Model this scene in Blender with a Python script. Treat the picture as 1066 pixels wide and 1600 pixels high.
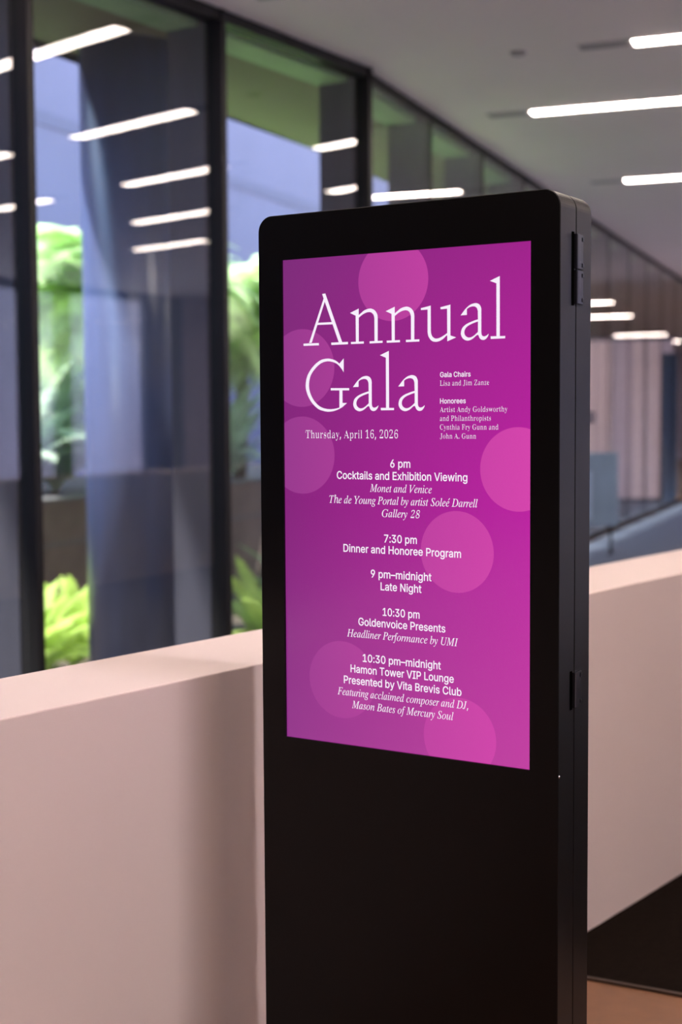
import bpy, bmesh, math, random
from mathutils import Vector, Matrix
from mathutils.geometry import tessellate_polygon, delaunay_2d_cdt

for o in list(bpy.data.objects):
    bpy.data.objects.remove(o)
scn = bpy.context.scene
C = scn.collection
R = math.radians

# ------------------------------------------------------------------ camera
EYE = 1.58
cd = bpy.data.cameras.new('camera')
cam = bpy.data.objects.new('camera', cd)
C.objects.link(cam)
cd.sensor_fit = 'VERTICAL'
cd.sensor_height = 36.0
cd.sensor_width = 24.0
cd.lens = 2222.0 / 1600.0 * 36.0
YAW, PIT, ROL = 0.564854, -0.0652493, -0.0060785
fw = Vector((-math.sin(YAW) * math.cos(PIT), math.cos(YAW) * math.cos(PIT), math.sin(PIT)))
rt = Vector((math.cos(YAW), math.sin(YAW), 0))
up = rt.cross(fw)
r2 = math.cos(ROL) * rt + math.sin(ROL) * up
u2 = -math.sin(ROL) * rt + math.cos(ROL) * up
cam.matrix_world = Matrix(((r2.x, u2.x, -fw.x, 1.34883), (r2.y, u2.y, -fw.y, -2.33923),
                           (r2.z, u2.z, -fw.z, EYE), (0, 0, 0, 1)))
cd.clip_start = 0.05
cd.clip_end = 300
cd.dof.use_dof = True
cd.dof.focus_distance = 2.70
cd.dof.aperture_fstop = 2.8
cd.dof.aperture_blades = 0
scn.camera = cam

# ------------------------------------------------------------------ light and exposure
vs = scn.view_settings
vs.view_transform = 'Standard'
vs.look = 'None'
vs.gamma = 1.0
vs.use_curve_mapping = False
vs.exposure = EXPO = 0.5
world = bpy.data.worlds.new('sky')
scn.world = world
world.use_nodes = True
wn = world.node_tree
wn.nodes.clear()
sky = wn.nodes.new('ShaderNodeTexSky')
sky.sky_type = 'NISHITA'
sky.sun_disc = False
sky.sun_elevation = R(62)
sky.sun_rotation = R(-75)
sky.air_density = 1.6
sky.dust_density = 0.6
sky.ozone_density = 2.0
wb = wn.nodes.new('ShaderNodeBackground')
wb.inputs['Strength'].default_value = 0.75
wo = wn.nodes.new('ShaderNodeOutputWorld')
wn.links.new(sky.outputs[0], wb.inputs[0])
wn.links.new(wb.outputs[0], wo.inputs[0])
sd = bpy.data.lights.new('sun', 'SUN')
sd.energy = 11.0
sd.angle = R(3)
sd.color = (1.0, 0.96, 0.86)
sun = bpy.data.objects.new('sun', sd)
C.objects.link(sun)
sun.location = (-20, -15, 30)
sun.rotation_euler = Vector((0.34, 0.50, -1.0)).to_track_quat('-Z', 'Y').to_euler()
PINK, WARM = (1.0, .84, .85), (1.0, .60, .42)
# unseen ceiling spotlights added as fill: x, y, aim x, aim y, aim drop, power, cone, colour
SPOTS = [(2.9, .22, -.55, -1.0, -2.7, 265, 84, (1.0, .93, .98)), (3.2, 2.2, -.3, 1.5, -2.6, 30, 84, WARM), (3.4, 4.8, -.1, 4.2, -2.6, 30, 84, WARM),
         (3.9, 8.0, .3, 7.6, -2.6, 40, 84, WARM), (-2.0, 19.5, -5.0, 23.2, -2.8, 620, 84, PINK), (5.6, 21.5, 9.0, 22.0, -2.8, 50, 84, PINK)]
STRIP = 29.0            # radiance of the ceiling strips

# ------------------------------------------------------------------ materials
def newmat(name):
    m = bpy.data.materials.new(name)
    m.use_nodes = True
    return m, m.node_tree, m.node_tree.nodes['Principled BSDF']

def mat(name, col, rough=0.5, metal=0.0, var=0.0, scale=6.0, bump=0.0, bscale=200.0, spec=0.5, stretch=None, coat=0.0):
    m, nt, b = newmat(name)
    b.inputs['Roughness'].default_value = rough
    b.inputs['Metallic'].default_value = metal
    b.inputs['Specular IOR Level'].default_value = spec
    b.inputs['Coat Weight'].default_value = coat
    b.inputs['Base Color'].default_value = (*col, 1)
    tc = nt.nodes.new('ShaderNodeTexCoord')
    src = tc.outputs['Object']
    if stretch:
        mp = nt.nodes.new('ShaderNodeMapping')
        mp.inputs['Scale'].default_value = stretch
        nt.links.new(src, mp.inputs[0])
        src = mp.outputs[0]
    if var:
        n = nt.nodes.new('ShaderNodeTexNoise')
        n.inputs['Scale'].default_value = scale
        n.inputs['Detail'].default_value = 5
        nt.links.new(src, n.inputs['Vector'])
        r = nt.nodes.new('ShaderNodeValToRGB')
        r.color_ramp.elements[0].position = 0.3
        r.color_ramp.elements[1].position = 0.7
        r.color_ramp.elements[0].color = (*[c * (1 - var) for c in col], 1)
        r.color_ramp.elements[1].color = (*[min(1, c * (1 + var)) for c in col], 1)
        nt.links.new(n.outputs[0], r.inputs[0])
        nt.links.new(r.outputs[0], b.inputs['Base Color'])
    if bump:
        n2 = nt.nodes.new('ShaderNodeTexNoise')
        n2.inputs['Scale'].default_value = bscale
        nt.links.new(src, n2.inputs['Vector'])
        bp = nt.nodes.new('ShaderNodeBump')
        bp.inputs['Strength'].default_value = bump
        bp.inputs['Distance'].default_value = 0.002
        nt.links.new(n2.outputs[0], bp.inputs['Height'])
        nt.links.new(bp.outputs[0], b.inputs['Normal'])
    return m

def emit(name, col, s):
    m, nt, b = newmat(name)
    b.inputs['Base Color'].default_value = (0.8, 0.8, 0.8, 1)
    b.inputs['Emission Color'].default_value = (*col, 1)
    b.inputs['Emission Strength'].default_value = s
    return m

def glassmat(name, tint):
    # thin clear pane: Schlick reflection over tinted transmission
    m = bpy.data.materials.new(name)
    m.use_nodes = True
    nt = m.node_tree
    nt.nodes.clear()
    lw = nt.nodes.new('ShaderNodeLayerWeight')
    lw.inputs[0].default_value = 0.5
    p = nt.nodes.new('ShaderNodeMath'); p.operation = 'POWER'; p.inputs[1].default_value = 5.0
    nt.links.new(lw.outputs['Facing'], p.inputs[0])
    a = nt.nodes.new('ShaderNodeMath'); a.operation = 'MULTIPLY_ADD'
    a.inputs[1].default_value = 0.955; a.inputs[2].default_value = 0.045
    nt.links.new(p.outputs[0], a.inputs[0])
    t = nt.nodes.new('ShaderNodeBsdfTransparent'); t.inputs[0].default_value = (*tint, 1)
    g = nt.nodes.new('ShaderNodeBsdfGlossy'); g.inputs['Roughness'].default_value = 0.0
    g.inputs[0].default_value = (0.95, 0.95, 0.97, 1)
    mx = nt.nodes.new('ShaderNodeMixShader')
    nt.links.new(a.outputs[0], mx.inputs[0])
    nt.links.new(t.outputs[0], mx.inputs[1])
    nt.links.new(g.outputs[0], mx.inputs[2])
    o = nt.nodes.new('ShaderNodeOutputMaterial')
    nt.links.new(mx.outputs[0], o.inputs[0])
    return m

def leafmat(name, col, tr):
    m = bpy.data.materials.new(name)
    m.use_nodes = True
    nt = m.node_tree
    nt.nodes.clear()
    tc = nt.nodes.new('ShaderNodeTexCoord')
    n = nt.nodes.new('ShaderNodeTexNoise'); n.inputs['Scale'].default_value = 7
    nt.links.new(tc.outputs['Object'], n.inputs['Vector'])
    r = nt.nodes.new('ShaderNodeValToRGB')
    r.color_ramp.elements[0].position = .3; r.color_ramp.elements[1].position = .7
    r.color_ramp.elements[0].color = (*[c * .7 for c in col], 1)
    r.color_ramp.elements[1].color = (*[min(1, c * 1.25) for c in col], 1)
    nt.links.new(n.outputs[0], r.inputs[0])
    d = nt.nodes.new('ShaderNodeBsdfPrincipled'); d.inputs['Roughness'].default_value = .55
    t = nt.nodes.new('ShaderNodeBsdfTranslucent')
    nt.links.new(r.outputs[0], d.inputs['Base Color'])
    nt.links.new(r.outputs[0], t.inputs[0])
    mx = nt.nodes.new('ShaderNodeMixShader'); mx.inputs[0].default_value = tr
    nt.links.new(d.outputs[0], mx.inputs[1]); nt.links.new(t.outputs[0], mx.inputs[2])
    o = nt.nodes.new('ShaderNodeOutputMaterial')
    nt.links.new(mx.outputs[0], o.inputs[0])
    return m

M = {}
M['plaster'] = mat('white_plaster', (.655, .54, .515), .5, var=.015, scale=2, bump=.05, bscale=350, spec=.3)
M['ceiling'] = mat('ceiling_paint', (.86, .79, .80), .8, var=.02, scale=.6)
M['tile'] = mat('tan_stone', (.185, .085, .042), .5, var=.12, scale=9, bump=.05, bscale=80)
M['carpet'] = mat('dark_brown_carpet', (.008, .005, .0037), .95, var=.25, scale=40, bump=.5, bscale=600, spec=.03)
M['slate'] = mat('slate_blue_carpet', (.06, .075, .115), .7, var=.2, scale=30, bump=.3, bscale=500)
M['bouncefloor'] = mat('pale_bounce_floor', (.60, .52, .50), .5, var=.08, scale=3)
M['metal_edge'] = mat('dull_bronze_edge', (.06, .04, .03), .5, .5, var=.1)
M['frame'] = mat('black_bronze_frame', (.008, .007, .008), .5, spec=.25, var=.1, scale=3)
M['fin'] = mat('dark_bronze_fin', (.045, .043, .06), .35, .1, var=.15, scale=2, stretch=(3, 3, .3))
M['glass'] = glassmat('clear_glass', (.93, .955, .95))
M['column'] = mat('dark_steel_sky_tint', (.048, .065, .15), .3, var=.2, scale=2, stretch=(4, 4, .3))  # blue of sky and window reflections put into the base colour
M['soffit'] = mat('fern_tinted_soffit', (.20, .19, .11), .8, var=.06, scale=.7)  # green bounce off the ferns put into the base colour
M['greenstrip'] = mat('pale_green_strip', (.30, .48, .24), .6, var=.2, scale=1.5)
M['skytintwall'] = mat('sky_tinted_concrete', (.155, .135, .25), .7, var=.06, scale=.8)  # blue skylight put into the base colour of the concrete
M['skytintjoint'] = mat('sky_tinted_joint', (.12, .105, .20), .7, var=.05)  # darker joint with the same skylight blue in its colour
M['brick'] = mat('brown_retaining', (.15, .11, .105), .85, var=.2, scale=3, bump=.3, bscale=30)
M['brickcap'] = mat('pale_coping', (.12, .11, .125), .8, var=.1)
M['soil'] = mat('brown_mulch', (.09, .065, .05), .95, var=.4, scale=14, bump=.8, bscale=40)
M['terrace'] = mat('pale_terrace_stone', (.74, .67, .70), .8, var=.06, scale=1)
M['terracewall'] = mat('lavender_bounce_wall', (.42, .36, .50), .8, var=.05, scale=1)
M['pink'] = mat('pale_pink_panel', (.78, .62, .62), .5, var=.03)
M['mauve'] = mat('mauve_panel', (.62, .51, .57), .5, var=.03)
M['navy'] = mat('navy_paint', (.02, .035, .075), .4, var=.1)
M['lav'] = mat('lavender_wall', (.60, .54, .64), .6, var=.03)
M['wallblue'] = mat('slate_wall', (.10, .11, .16), .5, var=.25, scale=1.2, stretch=(1, 1, .05))
M['board'] = mat('blue_grey_board', (.20, .27, .38), .5, var=.1, scale=3)
M['boardlight'] = mat('pale_blue_print', (.32, .40, .58), .5, var=.12, scale=5)
M['kiosk'] = mat('black_powder_coat', (.0040, .0034, .0036), .34, var=.06, scale=30, bump=.03, bscale=900, spec=.2)
M['pocketshade'] = mat('pocket_shade', (.001, .001, .001), .9, var=.05, spec=0)
M['hinge'] = mat('black_anodised', (.02, .02, .026), .2, .3, var=.05)
M['steel'] = mat('bright_steel', (.6, .6, .6), .25, 1, var=.05)
M['strip'] = emit('strip_diffuser', (1.0, .83, .73), STRIP)
M['stripend'] = mat('grey_slot_cover', (.33, .31, .33), .6, var=.05)
M['stripframe'] = mat('white_trim', (.66, .63, .64), .5, var=.02)
M['sprink'] = mat('grey_cap', (.40, .38, .39), .5, var=.03)
M['frond'] = leafmat('light_green_frond', (.66, .80, .46), .6)
M['frond2'] = leafmat('yellow_green_frond', (.58, .74, .20), .45)
M['frond4'] = leafmat('grey_green_frond', (.58, .70, .56), .5)
M['frond3'] = leafmat('deep_green_frond', (.26, .46, .20), .4)
M['bark'] = mat('fern_trunk', (.07, .05, .045), .9, var=.4, scale=18, bump=.8, bscale=60)

# ------------------------------------------------------------------ helpers
def link(name, me, m=None, parent=None):
    o = bpy.data.objects.new(name, me)
    C.objects.link(o)
    if m is not None and me is not None:
        for k in (m if isinstance(m, (list, tuple)) else [m]):
            me.materials.append(k)
    if parent:
        o.parent = parent
    return o

class MB:
    def __init__(self):
        self.v = []; self.f = []; self.mi = []
    def add(self, vs, fs, mi=0):
        b = len(self.v)
        self.v += [tuple(p) for p in vs]
        self.f += [tuple(b + i for i in q) for q in fs]
        self.mi += [mi] * len(fs)
    def box(self, x0, x1, y0, y1, z0, z1, mi=0):
        self.add([(x0, y0, z0), (x1, y0, z0), (x1, y1, z0), (x0, y1, z0), (x0, y0, z1), (x1, y0, z1), (x1, y1, z1), (x0, y1, z1)],
                 [(0, 3, 2, 1), (4, 5, 6, 7), (0, 1, 5, 4), (1, 2, 6, 5), (2, 3, 7, 6), (3, 0, 4, 7)], mi)
    def prism(self, poly, z0, z1, mi=0):
        n = len(poly)
        a = sum(poly[i - 1][0] * poly[i][1] - poly[i][0] * poly[i - 1][1] for i in range(n))
        if a < 0:
            poly = poly[::-1]
        self.add([(x, y, z0) for x, y in poly] + [(x, y, z1) for x, y in poly],
                 [tuple(range(n))[::-1], tuple(range(n, 2 * n))] + [(i, (i + 1) % n, n + (i + 1) % n, n + i) for i in range(n)], mi)
    def obox(self, o, d, s0, s1, t0, t1, z0, z1, mi=0):
        # box along horizontal direction d from point o; t is measured to the right-hand normal
        n = (d[1], -d[0])
        P = lambda s, t: (o[0] + d[0] * s + n[0] * t, o[1] + d[1] * s + n[1] * t)
        self.prism([P(s0, t0), P(s1, t0), P(s1, t1), P(s0, t1)], z0, z1, mi)
    def lathe(self, prof, n=24, c=(0, 0)):
        k = len(prof)
        vs = [(c[0] + r * math.cos(2 * math.pi * i / n), c[1] + r * math.sin(2 * math.pi * i / n), z) for i in range(n) for r, z in prof]
        fs = [(i * k + j, ((i + 1) % n) * k + j, ((i + 1) % n) * k + j + 1, i * k + j + 1) for i in range(n) for j in range(k - 1)]
        self.add(vs, fs)
    def tube(self, pts, rad, n=10):
        b = len(self.v); pts = [Vector(p) for p in pts]
        for i, p in enumerate(pts):
            t = (pts[min(i + 1, len(pts) - 1)] - pts[max(i - 1, 0)]).normalized()
            a = t.orthogonal().normalized(); c = t.cross(a)
            r = rad[i] if isinstance(rad, (list, tuple)) else rad
            self.v += [tuple(p + (a * math.cos(q) + c * math.sin(q)) * r) for q in [2 * math.pi * j / n for j in range(n)]]
        for i in range(len(pts) - 1):
            for j in range(n):
                self.f.append((b + i * n + j, b + i * n + (j + 1) % n, b + (i + 1) * n + (j + 1) % n, b + (i + 1) * n + j)); self.mi.append(0)
        for e in (0, len(pts) - 1):
            self.f.append(tuple(b + e * n + j for j in range(n))); self.mi.append(0)
    def build(self, name, m, parent=None, smooth=False, bevel=0.0):
        me = bpy.data.meshes.new(name)
        me.from_pydata(self.v, [], self.f)
        o = link(name, me, m, parent)
        me.polygons.foreach_set('material_index', self.mi)
        if smooth:
            me.polygons.foreach_set('use_smooth', [True] * len(self.f))
        me.update()
        if bevel:
            bv = o.modifiers.new('bevel', 'BEVEL'); bv.width = bevel; bv.segments = 2; bv.limit_method = 'ANGLE'
        return o

def tag(o, label, cat, group=None, kind=None):
    o['label'] = label; o['category'] = cat
    if group: o['group'] = group
    if kind: o['kind'] = kind
    return o

def struct(o, label, cat='structure'):
    o['kind'] = 'structure'; o['label'] = label; o['category'] = cat
    return o

def empty(name, loc=(0, 0, 0), rz=0.0, parent=None):
    o = bpy.data.objects.new(name, None)
    C.objects.link(o)
    o.location = loc; o.rotation_euler = (0, 0, rz)
    o.empty_display_size = .1
    if parent: o.parent = parent
    return o

def copy_tree(o, parent=None):
    c = o.copy(); C.objects.link(c)
    if parent: c.parent = parent
    for ch in [k for k in list(bpy.data.objects) if k.parent == o]:
        copy_tree(ch, c)
    return c

# ------------------------------------------------------------------ the setting
CEIL = 4.08
GX = -4.04                                   # first run of glass, parallel to y
DB = Vector((-.2, 1.0)).normalized()         # second run of glass, turned away
NB = (DB.y, -DB.x)                           # its inward normal
KINK = (GX, 6.5)
def onB(s, t=0.0):
    return (KINK[0] + DB.x * s + NB[0] * t, KINK[1] + DB.y * s + NB[1] * t)
FAR = 51.0
sfar = (FAR - KINK[1]) / DB.y

f = MB(); f.prism([(GX - .1, -8.5), (9, -8.5), (9, FAR), (onB(sfar, -.1)[0], FAR), (GX - .1, 6.5)], -.25, 0)
struct(f.build('floor', M['tile']), 'tan stone floor in front of the black kiosk', 'floor')
WD = Vector((.09, 1.0)).normalized()         # parapet direction
# carpet beyond the tan tiles, square to the parapet wall
def parx(y, back=False):
    return -.785 + .0765 * y if back else -.457 + .09 * y
f = MB(); f.prism([(parx(1.33) + .002, 1.33), (3.4, 1.33 + 3.7 * .089), (3.4, 16.9), (parx(17) + .002, 16.9)], 0.0, .006)
tag(f.build('carpet', M['carpet']), 'dark brown carpet on the floor to the right of the black kiosk', 'carpet')
f = MB(); f.prism([(parx(-6, 1) - .002, -8.4), (parx(-6, 1) - .002, -6), (parx(17, 1) - .002, 17.0), (parx(17, 1) - .002, 23.1), (onB(17.2, .08)[0], 23.1), (GX + .08, 6.5), (GX + .08, -8.4)], 0.0, .006)
tag(f.build('carpet', M['slate']), 'slate-blue carpet of the gallery between the parapet wall and the glass', 'carpet')
f = MB(); f.prism([(3.4, -8.4), (8.95, -8.4), (8.95, 22.9), (-1.4, 22.9), (-1.4 + 3.0, 17.0), (3.4, 17.0)], 0.0, .006)  # unseen pale floor added to bounce light onto the ceiling
struct(f.build('floor_hall', M['bouncefloor']), 'unseen pale floor of the hall off to the right, added to bounce light up', 'floor')
f = MB(); f.obox((-.333, 1.325), Vector((1, .089)).normalized(), 0, 3.73, 0, .014, 0, .008)
tag(f.build('carpet_edge_strip', M['metal_edge']), 'thin metal strip between the dark carpet and the tan stone floor', 'edge strip')

f = MB(); f.prism([(GX, -8.5), (9, -8.5), (9, FAR), (onB(sfar)[0], FAR), (GX, 6.5)], CEIL, CEIL + .3)
struct(f.build('ceiling', M['ceiling']), 'flat pale ceiling over the hall', 'ceiling')
f = MB(); f.box(9, 9.2, -8.7, 8.6, 0, CEIL + .3); f.box(9, 9.2, 19.6, FAR + .2, 0, CEIL + .3); f.box(9, 9.2, 8.6, 19.6, CEIL - .15, CEIL + .3)
struct(f.build('wall_right', M['wallblue']), 'dark slate wall on the right side of the hall', 'wall')
f = MB(); f.box(GX - .2, 9, -8.7, -8.5, 0, CEIL + .3)
struct(f.build('wall_back', M['wallblue']), 'dark wall behind the viewer', 'wall')
f = MB(); f.box(onB(sfar)[0] - .4, 9, FAR, FAR + .2, 0, CEIL + .3)
struct(f.build('wall_far', M['mauve']), 'mauve end wall of the hall', 'wall')
for i, (y0, y1) in enumerate(((20.7, 24.5), (24.6, 28.6), (28.7, 32.7))):
    f = MB(); f.box(8.94, 9.0, y0, y1, .02, CEIL - .02)
    struct(f.build('trim_%d' % (i + 1), M['lav'], bevel=.01), 'lavender panel on the right wall of the hall', 'panel')

# parapet: one solid wall with a flat top, running past the kiosk
ys = (-6.0, 17.0)
f = MB()
f.prism([(parx(ys[0]), ys[0]), (parx(ys[1]), ys[1]), (parx(ys[1], 1), ys[1]), (parx(ys[0], 1), ys[0])], 0, 1.05)
struct(f.build('wall_parapet', M['plaster'], bevel=.003), 'low white parapet wall behind the black kiosk', 'wall')

# pink panelled partition further down the hall, seen mirrored in the far glass
f = MB()
x = -7.2; k = 0
random.seed(4)
while x < -1.5:
    w = random.choice((.22, .3, .36)); f.box(x, x + w - .012, 23.2 + (.03 if k % 2 else 0), 23.4, .08, 3.0, 0 if k % 3 else 1); x += w; k += 1
f.box(-7.2, -1.5, 23.25, 23.38, .006, 3.05, 2)
struct(f.build('wall_partition', [M['pink'], M['mauve'], M['wallblue']]), 'partition of pale pink vertical panels at the end of the gallery', 'wall')
f = MB(); f.box(-7.28, -6.98, 23.14, 23.2, .006, 2.75)
struct(f.build('door_1', M['navy']), 'narrow navy door in the pink partition', 'door')

# ---- the glass front, bay by bay
HEAD = .07
def bay(idx, o, d, length, label, mw=.025, prot=.06):
    """window bay from mullion to mullion; o is the near end on the glass line, inward normal to the right of d"""
    root = empty('window_%d' % idx, (o[0], o[1], 0))
    struct(root, label, 'window')
    O = (0, 0)
    g = MB(); g.obox(O, d, .025, length - .025, -.006, .006, .1, CEIL - HEAD)
    g.build('glass_pane', M['glass'], root)
    m = MB(); m.obox(O, d, length - mw, length + mw, -.07, prot, 0, CEIL)
    m.build('mullion', M['frame'], root)
    m = MB(); m.obox(O, d, length - .03, length + .02, -.36, -.07, -.5, CEIL + .1)
    m.build('fin', M['fin'], root)
    m = MB(); m.obox(O, d, .025, length - .025, -.06, min(prot, .05), CEIL - HEAD, CEIL)
    m.build('head_rail', M['frame'], root)
    m = MB(); m.obox(O, d, .025, length - .025, -.06, min(prot, .05), 0, .1)
    m.build('sill_rail', M['frame'], root)
    return root
DA = Vector((0, 1))
ya = [-8.5, -7.0, -5.35, -3.65, -1.95, -.27, 1.42, 3.11, 4.765, 6.5]
names = {7: 'glass bay with the tree fern and round column behind it, left of the kiosk',
         8: 'glass bay beside the left edge of the kiosk, courtyard wall and fern behind',
         6: 'glass bay at the far left edge of the view, mostly dark fin'}
n = 0
f = MB(); f.box(GX - .2, GX, -8.7, ya[3], 0, CEIL + .3)  # added, unseen; blocks outdoor light mirrored in the kiosk front
struct(f.build('wall_left', M['wallblue']), 'unseen dark wall closing the glass front behind the viewer, added to darken the kiosk front', 'wall')
for i in range(3, len(ya) - 1):
    n += 1
    bay(n, (GX, ya[i]), DA, ya[i + 1] - ya[i], names.get(i, 'tall glass bay of the long window front nearest the viewer'))
sb = 0.0
while sb < sfar - 1.7:
    n += 1
    k = round(sb / 1.6)
    bay(n, onB(sb), DB, 1.6, 'glass bay number %d along the turned window front above the kiosk' % (k + 1) if k < 3 else 'narrow glass bay of the receding window front right of the kiosk', .014, .008)
    sb += 1.6

for i in range(5):
    n += 1
    bay(n, (9.08, 8.6 + 2.2 * (i + 1)), Vector((0, -1)), 2.2, 'tall window in the right wall of the hall, out of direct view')
# ---- outside: soffit, green strip, column, walls, ground
def edge(y):
    return -5.34 - .145 * (y - 4.5) if y < 9 else -5.99 - .2 * (y - 9)
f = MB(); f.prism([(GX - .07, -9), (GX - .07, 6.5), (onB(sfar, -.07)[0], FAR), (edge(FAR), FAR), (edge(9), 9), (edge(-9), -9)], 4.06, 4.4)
struct(f.build('trim_soffit', M['soffit']), 'roof overhang outside the glass, green fern bounce put into its colour', 'soffit')
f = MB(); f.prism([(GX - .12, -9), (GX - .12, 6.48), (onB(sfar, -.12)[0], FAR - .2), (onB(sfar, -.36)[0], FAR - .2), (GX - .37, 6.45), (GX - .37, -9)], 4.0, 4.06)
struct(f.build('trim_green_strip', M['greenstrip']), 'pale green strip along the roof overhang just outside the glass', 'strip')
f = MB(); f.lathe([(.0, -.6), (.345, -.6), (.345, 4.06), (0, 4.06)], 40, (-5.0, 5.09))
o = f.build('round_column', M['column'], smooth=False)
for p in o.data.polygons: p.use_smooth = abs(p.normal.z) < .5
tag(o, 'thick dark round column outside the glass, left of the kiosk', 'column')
DW = Vector((-.17, 1.0)).normalized()
JZ = 6.02                                    # height of the joint line on the courtyard wall
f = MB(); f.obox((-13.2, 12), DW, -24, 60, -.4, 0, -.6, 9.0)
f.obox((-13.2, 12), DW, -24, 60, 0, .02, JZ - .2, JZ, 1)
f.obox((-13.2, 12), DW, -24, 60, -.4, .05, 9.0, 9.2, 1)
struct(f.build('wall_courtyard', [M['skytintwall'], M['skytintjoint']]), 'concrete building wall across the courtyard, seen through the glass, blue skylight put into its colour', 'wall')
f = MB(); f.obox((-8.6, 10), DW, -20, 50, -.25, 0, -.6, .80)
f.obox((-8.6, 10), DW, -20, 50, -.27, .02, .80, .84, 1)
f.obox((-8.6, 10), DW, -20, 50, 0, .015, .38, .42, 1)
struct(f.build('wall_retaining', [M['brick'], M['brickcap']]), 'low brown retaining wall in the courtyard behind the ferns', 'wall')
f = MB(); f.box(9.2, 60, -40, 80, -.25, -.05)
struct(f.build('floor_terrace', M['terrace']), 'pale stone terrace outside the right wall', 'ground')
f = MB(); f.box(17, 17.3, -20, 60, -.25, 6.5)  # unseen wall added to turn the mirrored window light lavender
struct(f.build('wall_terrace', M['terracewall']), 'unseen wall across the terrace outside the right wall, added to give lavender window light', 'wall')
f = MB(); f.obox((-8.6, 10), DW, -20, 50, -4.2, -.25, -.5, .74)
struct(f.build('floor_bed', M['soil']), 'raised planting bed behind the brown retaining wall', 'ground')
f = MB(); f.prism([(GX - .1, -9), (GX - .1, 6.5), (onB(sfar, -.1)[0], FAR), (-30, FAR), (-9, -12)], -.8, -.5)
struct(f.build('floor_courtyard', M['soil']), 'brown mulched ground of the courtyard outside the glass', 'ground')

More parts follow.
